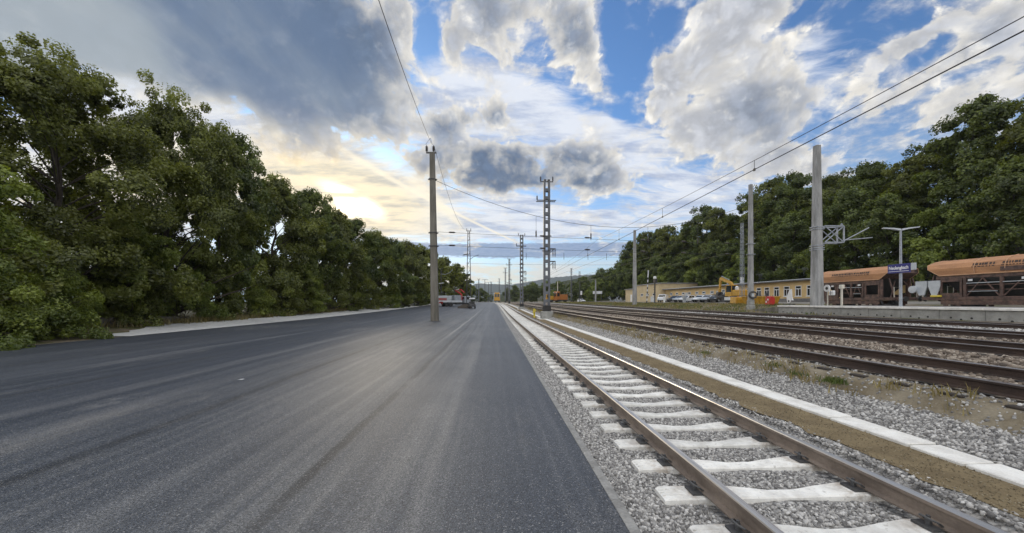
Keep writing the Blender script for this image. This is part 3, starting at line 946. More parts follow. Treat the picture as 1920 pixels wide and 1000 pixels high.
def sleeper_mesh():
    """twin-block looking concrete sleeper with a narrow, lower waist"""
    xs = [-1.17, -1.13, -.92, -.58, -.35, -.12, .12, .35, .58, .92, 1.13, 1.17]
    rings = []
    for x in xs:
        a = abs(x)
        w = .122 if a > .52 else float(np.interp(a, [0, .15, .52], [.068, .072, .122]))
        t = 0.0 if a > .5 else float(np.interp(a, [0, .15, .5], [-.03, -.03, 0]))
        if a > 1.15:
            w -= .012; t -= .012
        rings.append([(x, -w - .02, -.2), (x, w + .02, -.2), (x, w, t - .012), (x, w - .012, t), (x, -w + .012, t), (x, -w, t - .012)])
    b = MB(); b.loft(rings)
    for sx in (-1.06, 1.06):                       # cast-in plates with shallow ribs on the block ends
        for q in (-.05, 0, .05):
            b.box(sx - .10, sx + .10, q - .004, q + .004, -.004, .003)
    return b.build('sleeper', M['sleeper'])


def clip_mesh():
    b = MB()
    b.tube([(-.02, -.055, 0.0), (.02, -.06, .03), (.055, -.035, .045), (.06, 0, .05), (.055, .035, .045), (.02, .06, .03), (-.02, .055, 0)], .009, 6)
    b.lathe([(.022, -.03), (.022, .03), (.014, .032), (.014, .06), (.0, .062)], 6, mat=Matrix.Translation((.03, 0, 0)))
    b.box(-.045, .085, -.075, .075, -.035, -.012)
    return b.build('rail_clip', M['galv_dark'])


sl = sleeper_mesh()
cl = clip_mesh()
SL_LABEL, SL_GROUP = 'white waisted concrete sleeper under the near siding, lying in grey ballast', 'white concrete sleepers of the near siding'
tag(sl, SL_LABEL, 'sleeper', SL_GROUP)
for i in range(232):
    y = SLEEPER0 + i * PITCH
    s = sl if i == 0 else sl.copy()
    if i:
        col.objects.link(s)
    s.location = (2.67 + bend(y), y, lift(-.105, y))
    s.rotation_euler = (0, 0, R(rnd.uniform(-.4, .4)))
    if i < 26:
        for sx in (-.75, .75):
            for d in (-1, 1):
                c = cl if (i == 0 and sx < 0 and d < 0) else cl.copy()
                if c is not cl:
                    col.objects.link(c)
                c.parent = s
                c.location = (sx + d * .066, 0, .032)
                c.rotation_euler = (0, 0, 0 if d > 0 else math.pi)
b = MB()
for i in range(232, 300):
    y = SLEEPER0 + i * PITCH
    b.box(1.47 + bend(y), 3.87 + bend(y), y - .13, y + .13, lift(-.105, y) - .15, lift(-.105, y))
tag(b.build('far_sleepers', M['concrete_white']), kind='stuff')
b = MB()
b.box(-1.12, 1.12, -.125, .125, -.15, 0, ch=.012)
ts = b.build('sleeper', M['timber'])
first = True
for x, t, y0, n in ((6.94, 'first rusty main track past the white edging', 2.0, 40), (11.75, 'second rusty main track, between two brown ballast beds', 4.0, 28)):
    for i in range(n):
        s = ts if first else ts.copy()
        if not first:
            col.objects.link(s)
        first = False
        y = y0 + i * .62
        s.location = (x, y, .448)
        tag(s, 'dark timber sleeper sunk in ballast under the ' + t.split(' past')[0].split(',')[0], 'sleeper', 'dark sleepers of the ' + t)
b = MB()
for x, y0 in ((6.94, 2 + 40 * .62), (11.75, 4 + 28 * .62), (16.6, 8), (22.9, 12)):
    y = y0
    while y < 110:
        z = lift(.452, y)
        b.box(x - 1.12 + bend(y), x + 1.12 + bend(y), y - .125, y + .125, z - .15, z)
        y += .62
tag(b.build('far_dark_sleepers', M['timber']), kind='stuff')


# ------------------------------------------------------------------ overhead line masts
def insulator_into(b, p, h=.45, r=.07, mi=0, down=False):
    n = 4
    prof = [(.02, 0)]
    for i in range(n):
        z = h * (.15 + .7 * i / n)
        prof += [(.03, z), (r, z + .02), (r * .9, z + .05), (.03, z + .07)]
    prof += [(.02, h)]
    b.lathe(prof, 8, mi, Matrix.Translation(p) @ (Matrix.Rotation(math.pi, 4, 'X') if down else Matrix()))


def square_pole(name, label, X, Y, z0, z1, w0, w1, mat, cham=.06, group=None, d0=None, d1=None, rz=0.0, lean=0.0):
    t = thing(name, label, 'mast', (X, Y, z0), rz, group)
    t.rotation_euler = (0, lean, rz)
    H = z1 - z0
    b = MB()
    rings = []
    for k in (0, .25, .5, .75, 1):
        w = (w0 + (w1 - w0) * k) / 2; d = ((d0 or w0) + ((d1 or w1) - (d0 or w0)) * k) / 2
        c = cham * (1 - .4 * k)
        z = H * k - (.3 if k == 0 else 0)
        rings.append([(-w + c, -d, z), (w - c, -d, z), (w, -d + c, z), (w, d - c, z), (w - c, d, z), (-w + c, d, z), (-w, d - c, z), (-w, -d + c, z)])
    b.loft(rings)
    b.build('shaft', mat, t)
    return t, H


def collar(t, z, w, mat, d=None, h=.06, name='collar'):
    b = MB()
    d = d or w
    b.box(-w / 2, w / 2, -d / 2, d / 2, z - h / 2, z + h / 2)
    b.box(-w / 2 - .1, -w / 2, -.05, .05, z - .03, z + .03)
    b.box(w / 2, w / 2 + .1, -.05, .05, z - .03, z + .03)
    return b.build(name, mat, t)


# the pole standing in the asphalt
LP = (-4.88, 31.38)
t, H = square_pole('concrete_mast', 'tall tapering brown grey concrete mast standing alone in the asphalt', LP[0], LP[1], 0, 14.0, .63, .40, M['concrete_dark'], .05, lean=R(-.9))
collar(t, 11.8, .55, M['galv_dark'])
collar(t, 7.35, .63, M['galv_dark'])
collar(t, 6.25, .66, M['galv_dark'])
b = MB(); b.box(-.5, .35, -.06, .06, 13.98, 14.08); b.box(-.06, .06, -.2, .2, 13.95, 14.0); b.build('crossarm', M['galv_dark'], t)
for x in (-.45, .12):
    b = MB(); insulator_into(b, (x, 0, 14.06), .62, .12); b.build('insulator', M['insulator'], t, True)
b = MB(); b.box(-.44, .44, -.42, .42, -.02, .015); b.build('base_patch', M['black'], t)


def twin_mast(label, X, Y, z0, z1, block, w=.60, arms=True, group='lattice masts between the siding and the main tracks', far=False, mat='galv_mast'):
    t = thing('lattice_mast', label, 'mast', (X, Y, z0), 0, group)
    H = z1 - z0
    b = MB(); b.box(-.55, .55, -.55, .55, -.6, block, ch=.04); b.build('foundation', M['concrete'], t)
    b = MB(); b.box(-w / 2 - .06, w / 2 + .06, -.32, .32, block, block + .55); b.build('black_foot', M['black'], t)
    for s in (-1, 1):                              # two channels per mast, open side in
        b = MB()
        k = 1 if not far else .9
        b.box(s * w / 2 - (.17 if s > 0 else 0), s * w / 2 + (0 if s > 0 else .17), -.2 * k, -.17 * k, block, H)
        b.box(s * w / 2 - (.17 if s > 0 else 0), s * w / 2 + (0 if s > 0 else .17), .17 * k, .2 * k, block, H)
        b.box(s * w / 2 - .012, s * w / 2 + .012, -.17 * k, .17 * k, block, H)
        b.build('channel', M[mat], t)
    b = MB(); z = block + 1.0
    while z < H - .1:
        for y in (-.212, .2):
            b.box(-w / 2 + .02, w / 2 - .02, y, y + .012, z - .14, z + .14)
        z += .75
    b.build('batten_plates', M[mat], t)
    if arms:
        b = MB(); b.box(-.62, .62, -.05, .05, H - .06, H + .01); b.box(-.3, -.06, -.2, .2, H, H + .15); b.box(.06, .3, -.2, .2, H, H + .15); b.build('top_arm', M['galv_dark'], t)
        for x in (-.58, .58):
            b = MB(); insulator_into(b, (x, 0, H), .5, .08); b.build('insulator', M['insulator'], t, True)
        za = H - 1.85
        b = MB(); b.box(-.98, .85, -.26, -.215, za - .04, za + .04); b.box(-.98, .85, .215, .26, za - .04, za + .04); b.build('crossarm', M['galv_dark'], t)
        b = MB(); insulator_into(b, (-.92, 0, za + .05), .48, .08); b.build('insulator', M['insulator'], t, True)
        for z in (H - 5.2, H - 6.6):
            collar(t, z, w + .12, M['galv_dark'], .5)
        for z in (H - 6.4, H - 7.6):
            b = MB(); b.box(w / 2, w / 2 + .55, -.05, .05, z - .05, z + .05); b.beam((w / 2, 0, z - .4), (w / 2 + .4, 0, z), .05); b.build('bracket', M['galv_dark'], t)
            for x in (w / 2 + .30, w / 2 + .5):
                b = MB(); insulator_into(b, (x, 0, z - .02), .75, .07, down=True); b.build('insulator', M['insulator'], t, True)
    return t


twin_mast('nearest twin channel lattice mast on a pale concrete block beside the white edging', 5.05, 35.3, .28, 13.05, .43)
twin_mast('second twin channel lattice mast along the white edging, half as tall in view', 5.05, 67.1, .42, 13.5, .3)
twin_mast('third thin mast in the line between siding and main tracks', 5.03, 118.9, .9, 15.2, .2, .5)
twin_mast('fourth short looking mast in the line between siding and main tracks, with a top crossarm', 4.77, 150, 1.1, 15.1, .2, .5)
twin_mast('far mast with wide crossarm just left of the fourth mast, above the yellow track machine', 3.2, 210, 1.3, 14.5, .2, .5)
twin_mast('far thin mast standing right above the yellow track machine', -1.5, 235, 1.3, 14.0, .2, .5)
twin_mast('far thin mast left of the yellow track machine by the far edge of the asphalt', -7.5, 190, 1.3, 13.0, .2, .5)
twin_mast('thin far mast just right of the nearest lattice mast, among the far bushes', 12.5, 160, 1.2, 11, .2, .45)
twin_mast('slender tall mast at the far right of the tracks, in front of the low hill', 42, 200, 1.5, 19.5, .2, .7)


def a_mast(label, X, Y, z0, z1, w0, w1, group=None, lamp=None, top=True, mat='galv_dark'):
    """four angle legs laced by diagonals"""
    t = thing('lattice_mast', label, 'mast', (X, Y, z0), 0, group)
    H = z1 - z0
    f = lambda z: (w0 + (w1 - w0) * z / H) / 2
    for sx in (-1, 1):
        for sy in (-1, 1):
            b = MB(); b.beam((sx * f(0), sy * f(0), -.2), (sx * f(H), sy * f(H), H), .07 if top else .05); b.build('leg', M[mat], t)
    b = MB(); z = .4; k = 1
    while z < H - .6:
        z2 = min(z + f(z) * 2.0 + .25, H)
        for sy in (-1, 1):
            b.beam((-k * f(z), sy * f(z), z), (k * f(z2), sy * f(z2), z2), .04 if top else .022)
        for sx in (-1, 1):
            b.beam((sx * f(z), -k * f(z), z), (sx * f(z2), k * f(z2), z2), .04 if top else .022)
        z = z2; k = -k
    b.build('lacing', M[mat], t)
    b = MB(); b.box(-w0 * .8, w0 * .8, -w0 * .8, w0 * .8, -.5, .12, ch=.03); b.build('foundation', M['concrete_dark'], t)
    if top:
        b = MB(); b.box(-.5, .5, -.06, .06, H - .02, H + .1); b.build('top_arm', M['galv_dark'], t)
        for x in (-.4, .4):
            b = MB(); insulator_into(b, (x, 0, H + .08), .5, .08); b.build('insulator', M['insulator'], t, True)
    if lamp:
        b = MB(); b.tube([(f(lamp), 0, lamp - .6), (1.0, 0, lamp - .1), (2.0, 0, lamp + .3)], .05); b.box(1.5, 2.5, -.15, .15, lamp + .1, lamp + .26, mat=Matrix.Rotation(R(-14), 4, 'Y')); b.build('lamp_arm', M['galv_dark'], t)
    return t


a_mast('tapering lattice mast with a slanted lamp arm, standing on the asphalt beside the truck', -4.97, 75.3, .35, 15.8, .95, .34, lamp=10.4)
a_mast('tall dark lattice mast against the wood, just left of the middle pale mast', 39.0, 56.8, 1.4, 14.0, .46, .28, top=False, mat='galv')
a_mast('slim tapering lattice mast in front of the far right trees, beside a pale far mast', 50, 215, 1.6, 19, 1.3, .6)

# the pale concrete masts on the right
PM = [(26.6, 37.4, .82, 13.75), (26.6, 69.2, .95, 15.1), (26.9, 29.8, 1.28, 14.6)]
t, H = square_pole('concrete_mast', 'middle pale concrete mast on the grass verge, with a dark coil round its foot', *PM[0], .50, .33, M['concrete_pole'], .09, 'pale concrete masts on the right')
b = MB(); b.box(-.30, .30, -.30, .30, -.3, .45, ch=.06); b.box(-.27, .27, -.27, .27, .45, 1.0, ch=.06); b.build('foot', M['concrete'], t)
b = MB()
b.tube([(.42 * math.cos(a), -.32 - .02 * math.sin(a * 3), 1.5 + .36 * math.sin(a)) for a in [q * math.pi / 12 for q in range(1, 26)]], .06, 6)
b.tube([(.36 * math.cos(a), -.36, 1.5 + .30 * math.sin(a)) for a in [q * math.pi / 12 for q in range(-2, 22)]], .05, 6)
b.build('cable_coil', M['galv_dark'], t, True)
b = MB(); b.box(-.14, .14, -.36, -.31, 1.32, 1.66); b.build('plate', M['pale_grey'], t)
for z in (6.8, 5.7):
    collar(t, z, .62, M['galv'])
t, H = square_pole('concrete_mast', 'farthest and thinnest pale concrete mast, left of the yellow building', *PM[1], .72, .40, M['concrete_pole'], .09, 'pale concrete masts on the right')
t, H = square_pole('concrete_mast', 'nearest and tallest pale concrete mast with a braced steel bracket, behind the platform edge', *PM[2], .78, .45, M['concrete_pole'], .13, 'pale concrete masts on the right')
for z in (6.55, 6.35, 5.0, 4.8, 4.65):
    collar(t, z, .70, M['galv'], h=.07)
b = MB()
x0, x1, z0, z1 = .4, 2.05, 5.25, 6.6
for y in (-.3, .3):
    b.beam((x0, y, z0), (x1, y, z0), .09); b.beam((x0, y, z1), (x1, y, z1), .09); b.beam((x1, y, z0), (x1, y, z1), .09)
    b.beam((x0, y, z0), (x1, y, z1), .06); b.beam((x0, y, z1), (x1, y, z0), .06)
for z in (z0, z1):
    b.beam((x1, -.3, z), (x1, .3, z), .09)
b.build('bracket', M['galv'], t)
b = MB(); b.tube([(2.1, 0, 5.3), (4.55, 0, 6.55)], .045); b.tube([(2.5, 0, 5.5), (4.85, 0, 5.72)], .04); insulator_into(b, (2.15, 0, 6.6), .3, .09); b.build('registration_arm', M['galv'], t, True)


def slim_pole(label, X, Y, z1, r0=.16, mat='concrete_pole', name='slim_mast', cat='mast', arm=0, group=None):
    z0 = land_z(X, Y)
    t = thing(name, label, cat, (X, Y, z0), 0, group)
    b = MB(); b.tube([(0, 0, -.3), (0, 0, z1 - z0)], [r0, r0 * .7], 8); b.build('shaft', M[mat], t, True)
    if arm:
        b = MB(); b.box(-arm, arm, -.06, .06, z1 - z0 - .1, z1 - z0 + .08); b.build('crossarm', M['galv_dark'], t)
    return t


slim_pole('pale slim pole at the far right of the tracks, near the white car', 41.5, 150, 10.5, .38)
slim_pole('dark slim pole beside the white board, in front of the far bushes', 35, 150, 9.8, .18, 'galv_dark')
slim_pole('pale post between the two halves of the yellow works train', 28.5, 165, 10.6, .2, 'cream')
slim_pole('thin grey pole with a crossarm behind the lattice mast line', 9.5, 250, 14.5, .2, 'galv_dark', arm=1.4)
slim_pole('thin far pole with a short crossarm over the end of the asphalt', -11.0, 240, 13, .2, 'galv_dark', arm=1.6)
slim_pole('thin far pole with a wide crossarm left of the yellow track machine', -6.0, 260, 17, .2, 'galv_dark', arm=2.2)
slim_pole('thin dark far pole just above the yellow track machine', -4.0, 300, 17, .22, 'galv_dark', arm=3.0)


# ------------------------------------------------------------------ wires
def wire(label, pts, r, cat='wire', name='wire', mat='wire', group=None, n=5):
    b = MB(); b.tube(pts, r, n)
    return tag(b.build(name, M[mat], smooth=True), label, cat, group)


def sag(a, c, s, n=24, low=.5):
    a, c = Vector(a), Vector(c)
    out = []
    for i in range(n + 1):
        t = i / n
        p = a.lerp(c, t)
        p.z -= 4 * s * t * (1 - t)
        out.append(p)
    return out


LT = (LP[0] - .22, LP[1], 14.0)
wire('thin feeder wire running from the top of the lone concrete mast overhead to the left', sag((LP[0] - .3, LP[1], 14.8), (-2.4, -22, 14.8), 2.2), .016, name='feeder_wire')
wire('slack wire dropping from the lone concrete mast to the lamp mast behind it', sag((LP[0] - .1, LP[1] + .2, 14.7), (-4.97, 75.3, 16.2), 2.4), .014, name='feeder_wire')
b = MB()
for x in (-.67, -.10):
    b.tube([(LP[0] + x - .1, LP[1], 14.68), (LP[0] - .38, LP[1], 15.25)], .012, 5)
tag(b.build('jumper_wire', M['wire']), 'short forked wire joining the two insulators on top of the lone concrete mast', 'wire')

# head span: sagging carrier, two cross wires, droppers with insulators
A, B = Vector((LP[0], LP[1], 11.8)), Vector((26.6, 37.4, 11.7))


def carrier(t):
    p = A.lerp(B, t)
    p.z = 11.75 - 4 * 3.15 * t * (1 - t) if t < .5 else 11.75 - 4 * 3.15 * t * (1 - t)
    return p


hs = thing('head_span', 'sagging cross cable with droppers strung from the lone concrete mast to the middle pale mast', 'cable', (0, 0, 0))
b = MB(); b.tube([carrier(i / 30) for i in range(31)], .018, 5); b.build('carrier_cable', M['wire'], hs, True)
for z, nm in ((7.45, 'upper'), (6.35, 'lower')):
    b = MB(); p0 = Vector((LP[0], LP[1], z)); p1 = Vector((26.6, 37.4, z + .15))
    b.tube(sag(p0, p1, .12, 10), .014, 5); b.build('cross_wire', M['wire'], hs, True)
    for tt in (.035, .285, .42, .60, .74, .9):
        p = p0.lerp(p1, tt); q = p0.lerp(p1, tt + .018)
        b = MB(); b.tube([p, p.lerp(q, .2), q.lerp(p, .2), q], [.02, .065, .065, .02], 8); b.build('insulator', M['insulator'], hs, True)
for tt in (.275, .44, .625, .80):
    p = carrier(tt); zb = 7.35
    b = MB(); b.tube([p, (p.x, p.y, zb - .1)], .012, 5); b.build('dropper', M['wire'], hs)
    b = MB(); b.tube([(p.x, p.y, zb + .62), (p.x, p.y, zb + .5), (p.x, p.y, zb + .1), (p.x, p.y, zb)], [.02, .06, .06, .02], 8); b.build('insulator', M['insulator'], hs, True)
hs2 = thing('head_span', 'second fainter cross cable farther down the line, strung at the second lattice mast', 'cable', (0, 0, 0))
for z in (10.0, 8.6):
    b = MB(); b.tube(sag((-5, 68, z), (26.6, 69.2, z), .15, 10), .016, 5); b.build('cross_wire', M['wire'], hs2, True)
for x in (6, 9.5, 13, 17.5, 21):
    b = MB(); b.tube([(x, 68.5, 10.6), (x, 68.5, 9.4)], .035, 5); b.build('insulator', M['insulator'], hs2)

# catenary over the main tracks
CX = [(6.94, 'first'), (11.75, 'second'), (16.6, 'third'), (22.9, 'platform')]
def line_x(y):
    return 9.35 + .0 * y


cat = thing('catenary', 'thick overhead contact wire and carrier crossing the upper right sky', 'wire', (0, 0, 0))
mpts = []
for i in range(61):
    y = -30 + i * 1.6
    u = (y + 30) / 64
    mpts.append((9.35 + .010 * (y - 10), y, 6.62 + .9 * (2 * (u % 1.0) - 1) ** 2 * .8))
b = MB(); b.tube([(9.35 + .012 * (y - 10), y, 6.38) for y in (-30, 0, 30, 66)], .014, 6); b.build('contact_wire', M['wire'], cat, True)
b = MB(); b.tube(mpts, .010, 5); b.build('carrier_wire', M['wire'], cat, True)
for y in (4.25, 13.0, 20.5, 28, 38, 48, 58):
    u = (y + 30) / 64
    b = MB(); x = 9.35 + .011 * (y - 10)
    b.tube([(x, y, 6.38), (x, y, 6.62 + .9 * (2 * (u % 1.0) - 1) ** 2 * .8)], .009, 5); b.box(x - .02, x + .02, y - .04, y + .04, 6.33, 6.42); b.build('dropper', M['wire'], cat)
for x, nm in ((11.9, 'second'), (16.7, 'third'), (23.0, 'platform side')):
    wire('thin contact wire high over the %s main track, fading towards the far masts' % nm, [(x, 36, 6.3), (x, 70, 6.6), (x - 1, 130, 7.2)], .012, name='contact_wire')


# ------------------------------------------------------------------ platform
pf = thing('platform', 'long low concrete platform with drilled wall panels and pale edge before the wagons', 'platform', (0, 0, 0))
PX, PZ = 25.3, 1.30
b = MB()
y = -12.0
while y < 31:                                      # cast wall panels with a thin joint, three drilled holes each
    b.box(PX, PX + .14, y + .008, y + 1.992, .30, PZ - .13, ch=.012)
    y += 2.0
b.build('wall_panels', M['concrete'], pf)
b = MB()
y = -12.0
while y < 31:
    for dy, dz in ((.55, .62), (1.0, .53), (1.45, .62)):
        b.lathe([(.055, -.008), (.055, .004)], 10, mat=Matrix.Translation((PX, y + dy, dz + .12)) @ Matrix.Rotation(math.pi / 2, 4, 'Y'))
    y += 2.0
b.build('drilled_holes', M['black'], pf)
b = MB()
y = -12.0
while y < 31:
    b.box(PX - .10, PX + .95, y + .005, y + 1.995, PZ - .128, PZ, ch=.01)
    y += 2.0
b.build('edge_slabs', M['concrete_white'], pf)
b = MB(); b.box(PX + .955, 33.4, -12, 31, .6, PZ - .006); b.build('deck', M['plinth'], pf)
b = MB()
b.loft([[(PX + .02, 31, .3), (30, 31, .3), (30, 31, PZ - .01), (PX + .02, 31, PZ - .01)], [(PX + .3, 35.5, .3), (30, 35.5, .3), (30, 35.5, .95), (PX + .3, 35.5, .85)]])
b.build('end_ramp', M['concrete_dark'], pf)

# platform lamp
lx, ly = 26.1, 22.7
t = thing('platform_lamp', 'slim grey platform lamp post with a T shaped double head', 'lamp', (lx, ly, PZ))
b = MB(); b.tube([(0, 0, 0), (0, 0, 2.2), (0, 0, 4.95)], [.085, .075, .05], 10); b.build('post', M['galv'], t, True)
for s in (-1, 1):
    b = MB(); b.loft([[(-.08, s * .04, 4.88), (.08, s * .04, 4.88), (.08, s * .04, 5.0), (-.08, s * .04, 5.0)], [(-.11, s * .45, 4.98), (.11, s * .45, 4.98), (.11, s * .45, 5.06), (-.11, s * .45, 5.06)],
                      [(-.09, s * .98, 5.05), (.09, s * .98, 5.05), (.09, s * .98, 5.10), (-.09, s * .98, 5.10)]]); b.build('lamp_head', M['pale_grey'], t)
t.rotation_euler = (0, 0, R(76))
# station sign on the lamp post
t = thing('station_sign', 'blue station name board with white lettering, clamped to the platform lamp post', 'sign', (lx - .12, ly, 0))
b = MB(); b.box(-.035, .035, -.66, .66, 3.46, 4.04, ch=.01); b.build('board', M['sign_blue'], t)
b = MB(); b.box(-.039, -.0355, -.6, .6, 3.56, 3.585); b.build('underline', M['lettering'], t)
b = MB(); b.box(-.03, .03, -.98, -.70, 3.60, 4.03, ch=.01); b.build('side_panel', M['pale_grey'], t)
for z in (3.6, 3.9):
    b = MB(); b.box(.036, .22, -.05, .05, z - .03, z + .03); b.build('clamp', M['galv'], t)
fc = bpy.data.curves.new('lettering', 'FONT')
fc.body = 'Neulengbach'; fc.size = .30; fc.extrude = .003; fc.offset = .006; fc.align_x = 'CENTER'
fo = bpy.data.objects.new('lettering', fc); col.objects.link(fo)
fc.materials.append(M['lettering'])
fo.parent = t
fo.location = (-.040, 0, 3.70)
fo.rotation_euler = (R(90), 0, R(-90))
fo.scale = (.74, 1, 1)
bpy.context.view_layer.update()
lm = bpy.data.meshes.new_from_object(fo.evaluated_get(bpy.context.evaluated_depsgraph_get()))
lo = bpy.data.objects.new('lettering', lm); col.objects.link(lo)
lo.parent = t; lo.location = fo.location; lo.rotation_euler = fo.rotation_euler; lo.scale = fo.scale
bpy.data.objects.remove(fo)
lo.name = 'lettering'


# ------------------------------------------------------------------ hopper wagons
def wheelset(t, y, r=.46, x=1.0):
    b = MB()
    for s in (-1, 1):
        m = Matrix.Translation((s * .75, y, r)) @ Matrix.Rotation(math.pi / 2, 4, 'Y')
        b.lathe([(r - .03, -.065), (r, -.06), (r, .03), (r + .03, .04), (r + .03, .065), (r - .03, .065), (r * .55, .02), (.12, .07), (.12, -.10), (r * .55, -.02)], 20, mat=m)
    b.tube([(-.75, y, r), (.75, y, r)], .07, 8)
    o = b.build('wheelset', M['galv_dark'], t, True)
    for s in (-1, 1):
        b = MB(); b.box(s * 1.0 - .09, s * 1.0 + .09, y - .16, y + .16, r - .12, r + .16, ch=.03)
        b.loft([[(s * 1.0 - .05, y + k * .12, r + .16 + .0) for k in (-1, 1)] + [(s * 1.0 + .05, y + k * .12, r + .16) for k in (1, -1)],
                [(s * 1.0 - .05, y + k * .6, r + .30) for k in (-1, 1)] + [(s * 1.0 + .05, y + k * .6, r + .30) for k in (1, -1)]])
        b.build('axle_box', M['wagon_brown'], o)


def wagon(label, X, yc, L, panels):
    """two-axle self-discharging wagon; the tan lid is a shallow hipped barrel"""
    t = thing('hopper_wagon', label, 'wagon', (X, yc, .88))
    h = L / 2
    zb, zm, zt = 2.75, 3.28, 3.99
    prof = [(1.40, zb), (1.46, zm), (1.30, zm + .34), (.95, zt - .16), (.45, zt - .03), (0, zt)]
    prof = prof + [(-x, z) for x, z in prof[-2::-1]]
    cut = lambda z: float(np.interp(z, [zb, zb + .25, zm + .2, zt - .2, zt], [.95, .55, 0, .22, .40]))     # ends cut back above and below
    b = MB()
    ends = [[(x, e * (h - cut(z)), z) for x, z in prof] for e in (-1, 1)]
    b.loft([ends[0], [(x, 0, z) for x, z in prof], ends[1]], cap=False)
    n = len(prof)
    for e in (0, 1):
        b.add([(x * .99, y, z) for x, y, z in ends[e]], [tuple(range(n))], 1)
    lid = b.build('lid', [M['wagon_tan'], M['wagon_brown']], t)
    b = MB()                                       # pale trim along the lower lip, round the ends and over the ribs
    for s in (-1, 1):
        b.tube([(s * 1.41, y, zb) for y in (-h + .95, h - .95)], .045, 6)
        for y in ((-h + 3.1, -h + 4.75, h - 2.6) if panels else ()):
            b.tube([(s * 1.42, y, zb), (s * 1.475, y, zm), (s * 1.315, y, zm + .35), (s * .96, y, zt - .14), (s * .45, y, zt - .01)], .03, 6)
    for e in ends:
        b.tube(e, .028, 6)
    b.build('trim', M['wagon_edge'], lid, True)
    b = MB(); r2 = random.Random(int(X * 7 + yc))
    slope = math.atan2(.46 - 0, .16)
    for row, (x, z) in enumerate(((1.42, 3.45), (1.452, 3.27))):          # worn stencil marks, unreadable
        for y0, y1 in (((-h + 1.6, -h + 2.6), (-h + 3.5, -h + 4.6), (-h + 5.0, -h + 6.2)) if panels else ((-1.9, 1.9),)):
            b = MB(); y = y0
            while y < y1:
                w = r2.uniform(.06, .18); hh = .17 if row == 0 else .07
                tilt = .065 if row == 0 else .0
                b.add([(-x - .012 - (.0 if row else 0.0), y, z - hh / 2), (-x - .012, y + w, z - hh / 2), (-x - .012 + tilt * .9, y + w, z + hh / 2), (-x - .012 + tilt * .9, y, z + hh / 2)], [(0, 3, 2, 1)])
                y += w + r2.uniform(.03, .09)
            b.build('stencil_mark', M['stencil'], lid, fix=False)
    if panels:
        b = MB(); b.box(-1.475, -1.44, -h + 3.2, -h + 4.7, zb + .12, zb + .42, ch=.01); b.build('side_hatch', M['pale_grey' if False else 'wagon_brown'], lid)
    # hopper body and frame
    b = MB()
    b.loft([[(-1.36, -h + .8, 2.77), (1.36, -h + .8, 2.77), (1.36, h - .8, 2.77), (-1.36, h - .8, 2.77)], [(-1.30, -h + 1.1, 2.4), (1.30, -h + 1.1, 2.4), (1.30, h - 1.1, 2.4), (-1.30, h - 1.1, 2.4)],
            [(-.5, -h + 2.1, 1.0), (.5, -h + 2.1, 1.0), (.5, h - 2.1, 1.0), (-.5, h - 2.1, 1.0)]])
    b.build('hopper', M['black'], t)  # painted near-black so the openings in the side frame read as deep shade
    for s in (-1, 1):
        b = MB(); xs = s * 1.32
        b.box(xs - .06, xs + .06, -h - .25, h + .25, .86, 1.12, ch=.02)                 # sole bar
        b.box(xs - .05, xs + .05, -h + .7, h - .7, 2.46, 2.76, ch=.02)
        b.box(xs - .03, xs + .03, -h + 1.0, h - 1.0, .52, .84)
        for y in (-h + 1.7, h - 1.7):
            b.prism([(xs - .02, .3), (xs + .02, .3), (xs + .02, .86), (xs - .02, .86)], y - .55, y - .25); b.prism([(xs - .02, .3), (xs + .02, .3), (xs + .02, .86), (xs - .02, .86)], y + .25, y + .55)
        for y in (-h + .8, -h + 2.5, -.1, h - 2.4, h - .8):
            b.box(xs - .07, xs + .07, y - .09, y + .09, 1.12, 2.47, ch=.02)
        for y0, y1 in ((-h + .96, -h + 2.34), (h - 2.24, h - .96)):                     # side plates with a cut-out
            for (a, c, d, e) in ((y0, y1, 1.12, 1.4), (y0, y1, 2.26, 2.47), (y0, y0 + .14, 1.4, 2.26), (y1 - .14, y1, 1.4, 2.26)):
                b.box(xs - .045, xs + .045, a, c, d, e)
        for y0, y1 in ((-h + 2.6, -.2), (0, h - 2.5)):
            b.beam((xs, y0, 1.15), (xs, (y0 + y1) / 2, 2.45), .07); b.beam((xs, y1, 1.15), (xs, (y0 + y1) / 2, 2.45), .07)
        for z in (1.6, 1.95):
            b.box(xs - .03, xs + .03, -h + 2.6, h - 2.5, z - .025, z + .025)
        b.build('side_frame', M['wagon_brown'], t)
        b = MB(); b.tube([(xs * 1.03, -h + 2.6, 2.1), (xs * 1.03, h - 2.5, 2.14)], .028, 6); b.tube([(xs * 1.03, -h + 2.7, 1.5), (xs * 1.03, -.3, 1.5)], .022, 6)
        b.build('pull_rod', M['pale_grey'], t, True)
        b = MB()
        for y in (-h + 2.7, .9, h - 2.0):
            b.box(xs * 1.045 - .01, xs * 1.045 + .01, y, y + .26, 2.25, 2.4)
        b.build('placard', M['white'], t)
    for e in (-1, 1):
        b = MB(); b.box(-1.35, 1.35, e * (h + .2) - .09, e * (h + .2) + .09, .84, 1.12, ch=.02)
        for s in (-1, 1):
            b.beam((s * 1.1, e * (h + .1), 1.12), (s * 1.1, e * (h - .4), 2.85), .08)
            b.beam((s * 1.25, e * (h - .1), 1.12), (s * .4, e * (h - .5), 2.6), .06)
        b.build('end_frame', M['wagon_brown'], t)
        for s in (-1, 1):
            b = MB(); m = Matrix.Translation((s * .87, e * (h + .25), .98)) @ Matrix.Rotation(-e * math.pi / 2, 4, 'X')
            b.lathe([(.11, 0), (.11, .3), (.07, .3), (.07, .5), (.22, .52), (.22, .57)], 12, mat=m)
            b.build('buffer', M['galv_dark'], t, True)
